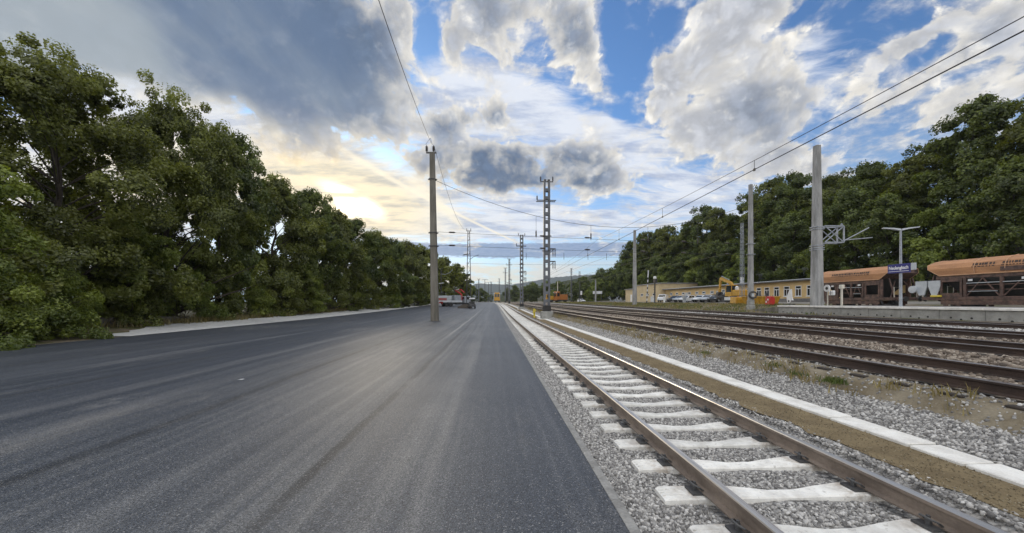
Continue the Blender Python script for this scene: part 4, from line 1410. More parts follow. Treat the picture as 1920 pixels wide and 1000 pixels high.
        b = MB(); b.tube([(-1.3, e * (h + .22), 1.12), (-1.3, e * (h + .22), 2.0), (-.8, e * (h + .22), 2.0), (-.8, e * (h + .22), 1.12)], .025, 6)
        b.tube([(1.3, e * (h + .22), 1.12), (1.3, e * (h + .22), 2.0), (.8, e * (h + .22), 2.0), (.8, e * (h + .22), 1.12)], .025, 6)
        b.build('hand_rail', M['cream'], t, True)
    for y in (-h + 1.7, h - 1.7):
        wheelset(t, y)
    b = MB(); b.tube([(-1.15, -.8, .72), (-1.15, .7, .72)], .2, 12); b.build('air_tank', M['wagon_brown'], t, True)
    b = MB()
    for y in (h - .35, h - .1):
        b.tube([(-1.5, y, .95), (-1.42, y + .16, 1.25), (-1.45, y - .02, 1.62)], .05, 6)
    b.build('brake_lever', M['white'], t, True)
    return t


w1 = wagon('tan lidded hopper wagon behind the blue station sign, partly hidden by the tall pale mast', 36.2, 34.85, 7.5, False)
w2 = wagon('tan hopper wagon running out of the right edge, with dark side hatch and pale funnels', 36.2, 23.85, 9.2, True)
w2.rotation_euler = (0, 0, math.pi)
for o in [c for c in w2.children if c.name.startswith('lid')]:
    for q in o.children:
        if q.name.startswith('stencil') or q.name.startswith('side_hatch'):
            q.rotation_euler = (0, 0, math.pi)
for y0 in (4.5, 3.6):                             # pale discharge funnels on the platform end of the right wagon
    b = MB()
    b.loft([[(1.30, -y0 - .0, 2.4), (1.40, -y0 - .0, 2.4), (1.40, -y0 - .8, 2.4), (1.30, -y0 - .8, 2.4)], [(1.30, -y0, 1.95), (1.40, -y0, 1.95), (1.40, -y0 - .8, 1.95), (1.30, -y0 - .8, 1.95)],
            [(1.30, -y0 - .2, 1.25), (1.40, -y0 - .2, 1.25), (1.40, -y0 - .58, 1.25), (1.30, -y0 - .58, 1.25)]])
    b.build('end_funnel', M['pale_grey'], w2)
b = MB(); b.lathe([(.04, 0), (.3, .02), (.3, .16), (.04, .2)], 16, mat=Matrix.Translation((1.36, -5.45, 1.75)) @ Matrix.Rotation(math.pi / 2, 4, 'Y')); b.build('hand_wheel', M['pale_grey'], w2, True)
b = MB(); b.box(1.3, 1.5, -4.2, -3.5, 1.1, 1.25, ch=.03); b.build('step', M['lime'], w2)


# ------------------------------------------------------------------ buildings
def window_into(t, x, y, z0, z1, w, name='window', transom=True):
    """window on a facade that looks towards -x"""
    b = MB(); b.box(x - .03, x + .10, y - w / 2, y - w / 2 + .09, z0, z1); b.box(x - .03, x + .10, y + w / 2 - .09, y + w / 2, z0, z1)
    b.box(x - .03, x + .10, y - w / 2 + .09, y + w / 2 - .09, z1 - .09, z1); b.box(x - .03, x + .10, y - w / 2 + .09, y + w / 2 - .09, z0, z0 + .09)
    if transom:
        zt = z0 + (z1 - z0) * .70
        b.box(x - .02, x + .09, y - w / 2 + .09, y + w / 2 - .09, zt - .05, zt + .05)
        b.box(x - .02, x + .09, y - .04, y + .04, z0 + .09, zt - .05)
    f = b.build(name, M['white'], t)
    b = MB(); b.box(x + .03, x + .06, y - w / 2 + .09, y + w / 2 - .09, z0 + .09, z1 - .09); b.build('pane', M['glass'], f)
    b = MB(); b.box(x - .12, x + .05, y - w / 2 - .08, y + w / 2 + .08, z0 - .09, z0 - .003); b.build('sill', M['concrete_white'], f)


def facade(x, y0, y1, z0, z1, holes):
    """wall slab looking to -x with real openings: holes (y, z0, z1, w)"""
    b = MB()
    hs_ = sorted(holes)
    y = y0
    for (yc, a, c, w) in hs_:
        b.box(x, x + .3, y, yc - w / 2, z0, z1)
        b.box(x, x + .3, yc - w / 2, yc + w / 2, z0, a)
        b.box(x, x + .3, yc - w / 2, yc + w / 2, c, z1)
        y = yc + w / 2
    b.box(x, x + .3, y, y1, z0, z1)
    return b


bd = thing('yellow_building', 'long low yellow rendered railway building with white framed windows and a grey flat roof', 'building', (0, 0, 0))
BX, BY0, BY1, BZ0, BZ1 = 46.0, 46.5, 98.0, 1.62, 4.75
tall = [(49.8, 2.45, 4.05, 1.15), (52.1, 2.45, 4.05, 1.15)] + [(y, 2.45, 4.05, 1.15) for y in (54.2, 56.45, 58.55, 60.7, 62.6, 65.2, 70.0, 72.6)]
small = [(y, 3.35, 3.9, 1.3) for y in (76.5, 79.6, 82.4, 85.6, 88.4, 91.6, 94.6)]
facade(BX, BY0, BY1, BZ0 + .5, BZ1, tall + small).build('wall', M['facade'], bd)
b = MB(); b.box(BX + .3, BX + 9, BY0, BY0 + .3, BZ0, BZ1); b.box(BX + .3, BX + 9, BY1 - .3, BY1, BZ0, BZ1); b.box(BX + 8.7, BX + 9, BY0 + .3, BY1 - .3, BZ0, BZ1); b.box(BX + .6, BX + .62, BY0 + .3, BY1 - .3, BZ0, BZ1); b.build('inner_walls', M['facade'], bd)
b = MB(); b.box(BX - .04, BX + .3, BY0 - .03, BY1, BZ0 - .4, BZ0 + .5); b.build('plinth', M['plinth'], bd)
b = MB(); b.loft([[(BX - .75, y, BZ1 + .002), (BX + 9.3, y, BZ1 + .45), (BX + 9.3, y, BZ1 + .65), (BX - .75, y, BZ1 + .26)] for y in (BY0 - .5, BY1)]); rf = b.build('roof', M['roof'], bd)
b = MB(); b.tube([(BX - .8, BY0 - .5, BZ1 + .16), (BX - .8, BY1, BZ1 + .16)], .08, 8); b.build('gutter', M['galv'], rf, True)
b = MB(); b.box(BX + 2, BX + 2.35, 70.0, 70.35, BZ1 + .1, BZ1 + 1.6); b.build('chimney', M['white'], rf)
for y, a, c, w in tall:
    window_into(bd, BX, y, a, c, w)
for y, a, c, w in small:
    window_into(bd, BX, y, a, c, w, transom=False)
for y, m in ((67.6, 'white'), (74.4, 'pale_grey'), (86.9, 'pale_grey')):
    b = MB(); b.box(BX - .06, BX - .004, y - .55, y + .55, BZ0 + .1, BZ0 + 2.2); d = b.build('door', M[m], bd)
    b = MB(); b.box(BX - .12, BX - .062, y - .42, y - .36, BZ0 + 1.05, BZ0 + 1.2); b.build('handle', M['galv_dark'], d)
t = thing('yellow_annex', 'taller pale yellow flat roofed block at the far end of the yellow building', 'building', (0, 0, 0))
facade(BX - 1.5, 98.2, 116, 1.6, 6.5, [(y, 3.3, 4.0, 1.9) for y in (101.5, 106, 110)]).build('wall', M['facade_pale'], t)
b = MB(); b.box(BX - 1.2, BX + 9, 98.2, 98.5, 1.6, 6.5); b.box(BX - 1.2, BX + 9, 115.7, 116, 1.6, 6.5); b.box(BX + 8.7, BX + 9, 98.5, 115.7, 1.6, 6.5); b.build('side_walls', M['facade_pale'], t)
b = MB(); b.box(BX - 1.8, BX + 9.3, 97.9, 116.3, 6.5, 6.72, ch=.02); b.build('roof', M['roof'], t)
for y in (101.5, 106, 110):
    window_into(t, BX - 1.5, y, 3.3, 4.0, 1.9, transom=False)
b = MB(); b.box(BX - 1.6, BX - 1.505, 101, 103.6, 1.6, 3.1); b.build('gate', M['pale_grey'], t)
t = thing('low_annex', 'small low pale flat roofed block left of the taller pale yellow block', 'building', (0, 0, 0))
b = MB(); b.box(BX - 1.5, BX + 6, 116.4, 124, 1.6, 5.6); b.build('wall', M['facade_pale'], t)
b = MB(); b.box(BX - 1.8, BX + 6.3, 116.35, 124.3, 5.6, 5.8); b.build('roof', M['roof'], t)
b = MB(); b.box(BX - 1.58, BX - 1.503, 118, 119.2, 1.6, 3.9); b.build('door', M['white'], t)


# ------------------------------------------------------------------ vehicles
def car(label, X, Y, rz, paint, kind='hatch', group='cars parked in front of the yellow building', name='parked_car'):
    z = land_z(X, Y) + .02
    t = thing(name, label, 'van' if kind == 'van' else 'car', (X, Y, z), rz, group)
    if kind == 'van':
        L, Wd = 4.9, 1.9
        low = [(-2.45, .35), (-2.45, 1.0), (-2.40, 1.12), (2.42, 1.02), (2.45, .9), (2.45, .35)]
        top = [(-2.38, 1.12, .90), (-2.25, 1.82, .80), (-1.9, 1.9, .78), (1.0, 1.9, .78), (1.25, 1.82, .79), (1.95, 1.15, .88), (2.42, 1.02, .9)]
        glass = [((.35, 1.2), (.35, 1.72), (1.0, 1.72), (1.55, 1.2))]
        wb = 1.5
    else:
        L, Wd = 4.2, 1.76
        low = [(-2.1, .3), (-2.12, .75), (-2.05, .92), (2.0, .80), (2.12, .62), (2.1, .3)]
        top = [(-2.05, .92, .86), (-1.75, 1.36, .70), (-1.3, 1.47, .66), (.1, 1.45, .66), (.45, 1.36, .68), (1.15, .95, .82), (2.0, .80, .84)]
        glass = [((-1.55, .98), (-1.4, 1.34), (-.45, 1.38), (-.45, .97)), ((-.35, .97), (-.35, 1.38), (.3, 1.32), (.85, .96))]
        wb = 1.3
    hw = Wd / 2
    b = MB()
    b.loft([[(x, s * w, zz_) for x, zz_ in low] for s, w in ((-1, hw - .05), (-1, hw), (1, hw), (1, hw - .05))][1:3], 0)
    n = len(top)
    vs = [(x, -w, zz_) for x, zz_, w in top] + [(x, w, zz_) for x, zz_, w in top]
    b.add(vs, [(i, i + 1, n + i + 1, n + i) for i in range(n - 1)] + [tuple(range(n)), tuple(range(2 * n - 1, n - 1, -1))])
    body = b.build('body', M[paint], t)
    b = MB()
    for s in (-1, 1):
        for q in glass:
            k = (hw - .02) if kind != 'van' else hw - .03
            b.add([(x, s * (k - (zz_ - .95) * .26 + .012), zz_) for x, zz_ in q], [tuple(range(len(q)))])
    i = -3
    (xa, za, wa), (xb, zb_, wb_) = top[i], top[i + 1]
    f = lambda k, o: (xa + (xb - xa) * k + .012, o, za + (zb_ - za) * k + .012)
    b.add([f(.08, -wa + .07), f(.92, -wb_ + .10), f(.92, wb_ - .10), f(.08, wa - .07)], [(0, 1, 2, 3)])
    (xa, za, wa), (xb, zb_, wb_) = top[0], top[1]
    f = lambda k, o: (xa + (xb - xa) * k - .015, o, za + (zb_ - za) * k + .01)
    b.add([f(.1, -wa + .1), f(.85, -wb_ + .08), f(.85, wb_ - .08), f(.1, wa - .1)], [(0, 1, 2, 3)])
    b.build('windows', M['glass'], t)
    for x in (-wb, wb):
        for s in (-1, 1):
            b = MB(); m = Matrix.Translation((x, s * (hw - .11), .32)) @ Matrix.Rotation(math.pi / 2, 4, 'X')
            b.lathe([(.2, -.11), (.31, -.1), (.33, -.06), (.33, .06), (.31, .1), (.2, .11)], 18, mat=m); w = b.build('wheel', M['black'], t, True)
            b = MB(); b.lathe([(.05, -.125), (.2, -.115), (.2, .115), (.05, .125)], 12, mat=m); b.build('rim', M['pale_grey'], w, True)
    for s in (-1, 1):
        b = MB(); b.box(2.0 if kind != 'van' else 2.35, 2.13 if kind != 'van' else 2.47, s * (hw - .25) - .17, s * (hw - .25) + .17, .62, .76, ch=.02); b.build('headlight', M['pale_grey'], t)
        b = MB(); b.box(-2.14 if kind != 'van' else -2.47, -2.05 if kind != 'van' else -2.38, s * (hw - .12) - .08, s * (hw - .12) + .08, .68, .9, ch=.02); b.build('tail_light', M['red'], t)
    b = MB(); b.box(2.06 if kind != 'van' else 2.4, 2.15 if kind != 'van' else 2.49, -hw + .08, hw - .08, .3, .5, ch=.03); b.build('bumper', M['black'], t)
    return t


M['car_white'] = car_paint('white_car_paint', (.74, .76, .78))
M['car_silver'] = car_paint('silver_car_paint', (.48, .52, .57))
M['car_black'] = car_paint('black_car_paint', (.02, .021, .024))
M['car_blue'] = car_paint('dark_blue_car_paint', (.03, .045, .08))
A1 = R(-150)
car('white panel van, leftmost of the row parked before the yellow building', 42.2, 91.0, R(-125), 'car_white', 'van', name='parked_van')
car('black hatchback right beside the white panel van', 42.2, 84.6, A1, 'car_black')
car('silver hatchback between the black hatchback and the dark blue car', 42.0, 81.4, A1, 'car_silver')
car('white hatchback in the middle of the parked row', 41.6, 78.4, A1, 'car_white')
car('dark blue car behind the middle white hatchback, under a pale shrub', 43.6, 75.6, A1, 'car_blue')
car('white car right of the dark blue car, nose to the tracks', 42.0, 73.6, A1, 'car_white')
car('silver car just left of the yellow excavator', 42.0, 70.8, A1, 'car_silver')
car('black car half behind the yellow excavator', 42.0, 68.0, A1, 'car_black')
car('white car parked alone at the far right of the tracks, before the far bushes', 38.0, 160, R(-75), 'car_white', group='lone far vehicles')


# yellow excavator
t = thing('excavator', 'yellow wheeled excavator with its boom folded up, parked beside the cars', 'excavator', (41.6, 63.5, land_z(41.6, 63.5)), R(97))
t.location.y = 61.8
b = MB(); b.box(-1.5, 1.5, -1.1, 1.1, .55, .95, ch=.05); b.build('undercarriage', M['galv_dark'], t)
for x in (-1.1, 1.1):
    for s in (-1, 1):
        m = Matrix.Translation((x, s * 1.05, .5)) @ Matrix.Rotation(math.pi / 2, 4, 'X')
        b = MB(); b.lathe([(.25, -.22), (.46, -.2), (.5, -.12), (.5, .12), (.46, .2), (.25, .22)], 18, mat=m); b.build('wheel', M['black'], t, True)
b = MB(); b.box(-2.0, -.2, -1.25, 1.25, 1.05, 2.1, ch=.12); b.box(-.2, 1.3, -1.25, .1, 1.05, 1.5, ch=.06); b.build('engine_housing', M['yellow'], t)
b = MB()
for x in (-.1, 1.35):
    for y in (.18, 1.2):
        b.beam((x, y, 1.1), (x - (.2 if x > 1 else 0), y, 2.85), .09)
b.box(-.2, 1.25, .1, 1.28, 2.85, 2.97, ch=.04); b.box(-.15, 1.4, .13, 1.25, 1.05, 1.75, ch=.04); c = b.build('cab', M['yellow'], t)
b = MB(); b.box(-.08, 1.28, .2, 1.18, 1.75, 2.84); b.build('cab_glass', M['glass'], c)
b = MB(); b.beam((.6, -.5, 1.5), (2.2, -.5, 3.5), .38, .5); b.beam((2.15, -.5, 3.45), (4.5, -.5, 4.35), .34, .46); b.build('boom', M['yellow'], t)
b = MB(); b.beam((4.5, -.5, 4.4), (4.9, -.5, 1.9), .28, .34); b.build('stick', M['yellow'], t)
b = MB(); b.tube([(1.0, -.2, 1.6), (2.6, -.2, 3.4)], .08, 8); b.tube([(2.4, -.5, 3.95), (4.3, -.5, 4.75)], .07, 8); b.build('hydraulic_ram', M['galv'], t, True)
b = MB(); b.prism([(4.6, 1.9), (5.2, 1.8), (5.4, 1.2), (5.0, .7), (4.5, .9), (4.75, 1.3)], -.95, -.05); b.build('bucket', M['galv_dark'], t)
b = MB(); b.lathe([(.0, 0), (.3, .0), (.3, .5), (.0, .7)], 12, mat=Matrix.Translation((-.6, .6, 2.1))); b.build('beacon_guard', M['white'], t, True)

# flat trailer and things round it
t = thing('flat_trailer', 'small white sided flat trailer between the excavator and the yellow skip', 'trailer', (39.0, 57.5, land_z(39, 57.5)), R(100))
b = MB(); b.box(-1.9, 1.9, -1.0, 1.0, .62, .76, ch=.02); b.build('bed', M['galv_dark'], t)
for s in (-1, 1):
    b = MB(); b.box(-1.9, 1.9, s * 1.02 - .03, s * 1.02 + .03, .72, 1.2); b.build('side_board', M['white'], t)
for x in (-.7, .5):
    for s in (-1, 1):
        b = MB(); b.lathe([(.2, -.1), (.33, -.08), (.33, .08), (.2, .1)], 16, mat=Matrix.Translation((x, s * .85, .34)) @ Matrix.Rotation(math.pi / 2, 4, 'X')); b.build('wheel', M['black'], t, True)
b = MB(); b.tube([(1.9, 0, .6), (3.1, 0, .55)], .06, 6); b.build('drawbar', M['galv_dark'], t)
t = thing('tarp_bundle', 'red orange tarpaulin bundle lying on the flat trailer', 'tarpaulin', (39.0, 58.0, land_z(39, 57.5) + .77))
b = MB(); b.lathe([(.5, 0), (.62, .15), (.5, .42), (.25, .58), (0, .62)], 14); b.build('bundle', M['orange'], t, True)
t = thing('skip', 'long yellow steel skip standing on the yard edge behind the middle pale mast', 'skip', (32.2, 43.6, land_z(32.2, 43.6)), R(96))
b = MB()
for s in (-1, 1):
    b.loft([[(-1.75, s * .72, .12), (1.75, s * .72, .12), (1.75, s * .66, .12), (-1.75, s * .66, .12)], [(-1.95, s * .85, .95), (1.95, s * .85, .95), (1.95, s * .79, .95), (-1.95, s * .79, .95)]])
for s in (-1, 1):
    b.loft([[(s * 1.75, -.66, .12), (s * 1.75, .66, .12), (s * 1.69, .66, .12), (s * 1.69, -.66, .12)], [(s * 1.95, -.79, .95), (s * 1.95, .79, .95), (s * 1.89, .79, .95), (s * 1.89, -.79, .95)]])
b.box(-1.75, 1.75, -.7, .7, .06, .13)
b.build('tub', M['yellow'], t)
b = MB()
for x in (-1.3, -.65, 0, .65, 1.3):
    for s in (-1, 1):
        b.beam((x, s * .75, .15), (x, s * .88, .95), .07)
b.box(-2.0, 2.0, .86, .92, .9, 1.0); b.box(-2.0, 2.0, -.92, -.86, .9, 1.0)
b.build('ribs', M['yellow'], t)
b = MB(); g_ = random.Random(5)
for q in range(26):
    x, y = g_.uniform(-1.6, 1.6), g_.uniform(-.6, .6)
    b.beam((x, y, .8), (x + g_.uniform(-.5, .5), y + g_.uniform(-.3, .3), g_.uniform(.9, 1.25)), .06)
b.build('rusty_scrap', M['rail_side'], t)
t = thing('fuel_cube', 'bright yellow box tank left of the yellow skip, beside the pale mast', 'tank', (31.5, 46.8, land_z(31.5, 46.8)))
b = MB(); b.box(-.6, .6, -.6, .6, .08, .95, ch=.06); b.build('body', M['yellow'], t)
b = MB(); b.box(-.62, .62, -.4, -.3, .0, .09); b.box(-.62, .62, .3, .4, .0, .09); b.build('feet', M['galv_dark'], t)
b = MB(); b.box(-.5, -.2, -.3, .3, .951, 1.08, ch=.03); b.build('pump_box', M['galv_dark'], t)
t = thing('red_bin', 'red round topped bin with white labels at the right end of the yellow skip', 'bin', (29.6, 38.6, land_z(29.6, 38.6)))
b = MB(); b.box(-.33, .33, -.33, .33, .06, .85, ch=.05); b.lathe([(.36, .85), (.36, .93), (.2, .98), (0, 1.0)], 14); b.build('body', M['red'], t)
b = MB(); b.box(-.338, -.332, -.22, -.02, .55, .72); b.box(-.338, -.332, .05, .2, .3, .5); b.build('label', M['white'], t)
b = MB(); b.lathe([(.08, 0), (.08, .3), (.12, .32), (.0, .45)], 10, mat=Matrix.Translation((0, .5, .95))); b.box(-.03, .03, .3, .55, .9, .96); b.build('side_cap', M['galv_dark'], t)


def lantern(label, X, Y, kind):
    t = thing('point_lantern', label, 'signal', (X, Y, land_z(X, Y) if Y > 31.5 else PZ), 0)
    if kind == 'ring':
        b = MB(); b.tube([(0, 0, 0), (0, 0, 1.35)], .045, 8); b.build('post', M['cream'], t, True)
        m = Matrix.Translation((-.06, 0, 1.45)) @ Matrix.Rotation(math.pi / 2, 4, 'Y')
        b = MB(); b.lathe([(.13, -.02), (.30, -.02), (.30, .04), (.13, .04)], 20, mat=m); b.build('white_ring', M['white'], t)
        b = MB(); b.lathe([(.128, -.03), (.128, .035)], 16, mat=m); b.build('black_hub', M['black'], t)
        b = MB(); b.box(-.12, .12, -.62, -.20, .85, 1.25, ch=.04); b.build('lamp_case', M['white'], t)
        b = MB(); b.box(-.126, -.121, -.43, -.39, .87, 1.23); b.box(-.126, -.121, -.6, -.22, 1.03, 1.07); b.build('cross_bars', M['galv_dark'], t)
    else:
        b = MB(); b.tube([(0, 0, .1), (0, 0, .5)], .06, 8); b.box(-.15, .15, -.7, .7, 0.02, .12, ch=.02); b.build('stand', M['galv_dark'], t)
        b = MB(); b.loft([[(-.05, -.55, .5), (.05, -.55, .5), (.05, .25, .5), (-.05, .25, .5)], [(-.05, -.40, .85), (.05, -.40, .85), (.05, .28, .85), (-.05, .28, .85)], [(-.05, -.34, 1.7), (.05, -.34, 1.7), (.05, -.12, 1.7), (-.05, -.12, 1.7)]]); b.build('white_blade', M['white'], t)
        m = Matrix.Translation((-.06, -.05, .42)) @ Matrix.Rotation(math.pi / 2, 4, 'Y')
        b = MB(); b.lathe([(.11, -.02), (.24, -.02), (.24, .04), (.11, .04)], 18, mat=m); b.build('white_ring', M['white'], t)
        b = MB(); b.lathe([(.108, -.03), (.108, .035)], 14, mat=m); b.build('black_hub', M['black'], t)
    return t


lantern('white ring signal with square lamp on a thin post before the left wagon', 28.2, 30.2, 'ring')
lantern('white pointed blade signal with a ring at its foot, in front of the yellow building', 31.8, 38.7, 'blade')
t = thing('post_box', 'thin post with a small cream box on top, in front of the left hopper wagon', 'post', (27.5, 28.2, PZ))
b = MB(); b.box(-.05, .05, -.05, .05, 0, 1.35); b.build('post', M['cream'], t)
b = MB(); b.box(-.13, .13, -.13, .13, 1.35, 1.66, ch=.02); b.build('box', M['cream'], t)
t = thing('signal_mast', 'dark signal mast with a white lamp on top, left of the white panel van', 'signal', (31, 70.4, land_z(31, 70.4)))
b = MB(); b.tube([(0, 0, 0), (0, 0, 4.2)], .13, 8)
for z in (.6, 1.1, 1.6, 2.1, 2.6, 3.1):
    b.box(-.25, .05, -.3, .3, z, z + .05)
b.build('post', M['galv_dark'], t)
b = MB(); b.box(-.2, .2, -.75, .45, 3.9, 4.7, ch=.06); b.build('lamp_board', M['black'], t)
b = MB(); b.box(-.22, .22, -.25, .2, 4.72, 5.2, ch=.05); b.build('white_lamp', M['white'], t)
t = thing('striped_pole', 'leaning pole with black and white stripes before the pale annex', 'pole', (33, 79, land_z(33, 79)))
for i in range(14):
    b = MB(); b.tube([(0, -.06 * i, .5 * i), (0, -.06 * (i + 1), .5 * (i + 1))], .12, 8); b.build('stripe', M['white' if i % 2 or i > 11 else 'galv_dark'], t, True)
for lab, X, Y, w, h_, m in (('white stub post in front of the white panel van', 31.5, 67.5, .14, 1.25, 'white'), ('grey relay box on a post in front of the black hatchback', 31.5, 60.2, .2, 1.35, 'galv')):
    t = thing('stub_post', lab, 'post', (X, Y, land_z(X, Y)))
    b = MB(); b.box(-w, w, -w, w, 0, h_ * .65, ch=.02); b.box(-w * 1.3, w * 1.3, -w * 1.3, w * 1.3, h_ * .65, h_, ch=.03); b.build('post', M[m], t)

# yellow marker post by the siding
t = thing('marker_post', 'small yellow marker post standing in the sand strip before the nearest lattice mast', 'post', (4.12, 37.6, lift(-.03, 37.6)))
b = MB(); b.box(-.09, .09, -.05, .05, 0, .55, ch=.02); b.build('post', M['lime'], t)
b = MB(); b.prism([(-.16, .45), (.02, .40), (.16, .78), (.02, .95), (-.10, .9)], -.05, .05); b.build('head', M['lime'], t)

# truck with a red loading crane at the end of the asphalt
t = thing('crane_truck', 'white and grey flatbed truck with a folded red loading crane', 'truck', (-8.6, 86.5, lift(0, 86)), R(-58), scale=(.86, .86, .86))
b = MB(); b.box(-.45, .45, -4.2, 3.6, .6, .95); b.build('chassis', M['galv_dark'], t)
b = MB(); b.box(-1.25, 1.25, -4.4, 1.2, 1.0, 1.15); b.build('flatbed', M['galv_dark'], t)
for s in (-1, 1):
    b = MB(); b.box(s * 1.25 - .03, s * 1.25 + .03, -4.4, 1.2, 1.15, 1.62); b.build('side_board', M['pale_grey'], t)
b = MB(); b.box(-1.22, 1.22, -4.43, -4.37, .95, 1.3); b.build('tail_board', M['red'], t)
b = MB(); b.box(-1.2, 1.2, 1.9, 3.9, .9, 2.75, ch=.12); c = b.build('cab', M['galv'], t)
b = MB(); b.box(-1.215, 1.215, 2.5, 3.5, 1.9, 2.6); b.box(-1.0, 1.0, 1.885, 1.92, 2.0, 2.6); b.build('cab_window', M['glass'], c)
for y in (-3.2, -2.0, 2.9):
    for s in (-1, 1):
        b = MB(); b.lathe([(.25, -.16), (.5, -.14), (.5, .14), (.25, .16)], 16, mat=Matrix.Translation((s * 1.0, y, .5)) @ Matrix.Rotation(math.pi / 2, 4, 'Y')); b.build('wheel', M['black'], t, True)
for s in (-1, 1):
    b = MB(); b.box(s * .9 - .18, s * .9 + .18, -4.48, -4.43, .68, .85); b.build('tail_light', M['red'], t)
b = MB(); b.beam((0, 1.5, 1.0), (0, 1.5, 3.4), .4); b.beam((-.1, 1.5, 3.4), (-1.9, .7, 4.4), .28); b.beam((-1.9, .7, 4.35), (.9, 1.0, 4.55), .24); b.beam((.9, 1.0, 4.5), (2.2, 1.3, 3.7), .22); b.build('loading_crane', M['red'], t)
b = MB(); b.beam((-1.0, .6, 4.5), (.2, .7, 4.65), .2); b.build('crane_arm_panel', M['cream'], t)
t = thing('load_crate', 'pale load crate stacked on the flatbed truck', 'crate', (-8.6, 86.5, lift(0, 86) + 1.0), R(-58), scale=(.8, .8, .8))
b = MB(); b.box(-.95, .95, -1.0, 1.2, 0, 2.0, ch=.03); b.box(-.98, .98, -1.03, 1.23, .85, .95); b.build('crate', M['galv'], t)
t = thing('site_container', 'white site container with a faded red panel, left of the crane truck', 'container', (-12.2, 92, lift(0, 92)), R(10))
b = MB(); b.box(-2.6, 2.6, -1.2, 1.2, .1, 2.5, ch=.05)
for q in range(11):
    b.box(-2.45 + q * .47, -2.3 + q * .47, -1.225, -1.2, .3, 2.35)
b.build('shell', M['pale_grey'], t)
b = MB(); b.box(-1.7, .7, -1.25, -1.226, 1.35, 1.95); b.build('red_panel', M['red_text'], t)
t = thing('small_dumper', 'small dark dumper with a white canopy, beside the lattice lamp mast', 'dumper', (-4.1, 71.5, lift(0, 71)), R(6))
b = MB(); b.box(-.6, .6, -.9, .9, .35, .9, ch=.08); b.box(-.5, .5, .0, .8, .9, 1.25, ch=.08); b.build('body', M['galv_dark'], t)
for x in (-.55, .55):
    for y in (-.6, .6):
        b = MB(); b.lathe([(.15, -.12), (.36, -.1), (.36, .1), (.15, .12)], 14, mat=Matrix.Translation((x, y, .36)) @ Matrix.Rotation(math.pi / 2, 4, 'Y')); b.build('wheel', M['black'], t, True)
b = MB(); b.box(-.55, .55, -.85, .6, 1.75, 2.0, ch=.06); b.build('canopy', M['white'], t)
b = MB()
for x in (-.45, .45):
    b.beam((x, -.7, .9), (x, -.7, 1.76), .06)
b.build('canopy_posts', M['galv_dark'], t)
t = thing('spoil_heap', 'low dark heap of spoil at the foot of the lattice lamp mast', 'heap', (-5.6, 73.3, lift(0, 73)))
b = MB(); g_ = random.Random(8); rings = []
for k, (r_, z) in enumerate(((1.5, 0), (1.2, .3), (.75, .6), (.3, .78))):
    rings.append([(r_ * math.cos(a) * g_.uniform(.8, 1.15), r_ * math.sin(a) * g_.uniform(.8, 1.15), z * g_.uniform(.85, 1.1)) for a in [q * math.pi / 8 for q in range(16)]])
b.loft(rings); b.build('heap', M['bark'], t)


# works machines on the tracks
def works_machine(label, X, Y, rz, L, mat, H, group=None):
    t = thing('works_machine', label, 'rail machine', (X, Y, lift(.07 if X < 10 else .64, Y)), rz, group)
    b = MB(); b.box(-1.35, 1.35, -L / 2, L / 2, .75, 1.15, ch=.04); b.build('frame', M['galv_dark'], t)
    b = MB(); b.box(-1.4, 1.4, -L / 2 - .05, -L / 2 + .5, .9, 1.6, ch=.1); b.box(-1.2, 1.2, -L / 2 + 2.2, L / 2 - .5, 1.15, H * .72, ch=.1); b.build('body', M[mat], t)
    b = MB(); b.box(-1.25, 1.25, -L / 2 + .3, -L / 2 + 2.1, 1.16, H, ch=.15); c = b.build('cab', M[mat], t)
    b = MB(); b.box(-1.0, -.1, -L / 2 + .27, -L / 2 + .31, H * .55, H * .85); b.box(.1, 1.0, -L / 2 + .27, -L / 2 + .31, H * .55, H * .85); b.box(-1.27, -1.23, -L / 2 + .6, -L / 2 + 1.8, H * .55, H * .85); b.box(1.23, 1.27, -L / 2 + .6, -L / 2 + 1.8, H * .55, H * .85); b.build('cab_window', M['glass'], c)
    for y in (-L / 2 + 1.2, L / 2 - 1.2):
        for s in (-1, 1):
            b = MB(); b.lathe([(.2, -.07), (.42, -.06), (.42, .06), (.2, .07)], 16, mat=Matrix.Translation((s * .75, y, .42)) @ Matrix.Rotation(math.pi / 2, 4, 'Y')); b.build('wheel', M['black'], t, True)
    for s in (-1, 1):
        b = MB(); b.lathe([(.0, -.05), (.2, -.04), (.2, .04), (.0, .05)], 10, mat=Matrix.Translation((s * 1.25, -L / 2 + .2, H * .9)) @ Matrix.Rotation(math.pi / 2, 4, 'X')); b.build('lamp', M['white'], t, True)
    return t


works_machine('yellow track machine with dark cab windows, at the far end of the near siding', 2.67 + bend(170), 172, 0, 6, 'yellow', 4.6)
works_machine('orange works wagon, right half of the works train behind the pale post', 30.0, 165, R(-70), 6.5, 'orange', 4.9)
works_machine('yellow low machine, left half of the works train behind the pale post', 24.8, 166, R(-70), 4.5, 'yellow', 4.0)
t = thing('name_board', 'white board on two legs before the far bushes, right of the lone white car', 'sign', (44.5, 158, land_z(44.5, 158)))
b = MB(); b.box(-2.0, 2.0, -.06, .06, 3.4, 4.6, ch=.02); b.build('board', M['white'], t)
for x in (-1.6, 1.6):
    b = MB(); b.box(x - .08, x + .08, -.05, .05, 0, 3.4); b.build('leg', M['galv_dark'], t)
t = thing('speed_board', 'small upright white board on a thin post, left of the far pale pole', 'sign', (35.1, 148, land_z(35.1, 148)))
b = MB(); b.box(-.35, .35, -.05, .05, 3.0, 4.6, ch=.02); b.build('board', M['white'], t)
b = MB(); b.box(-.05, .05, -.04, .04, 0, 3.0); b.build('post', M['galv_dark'], t)
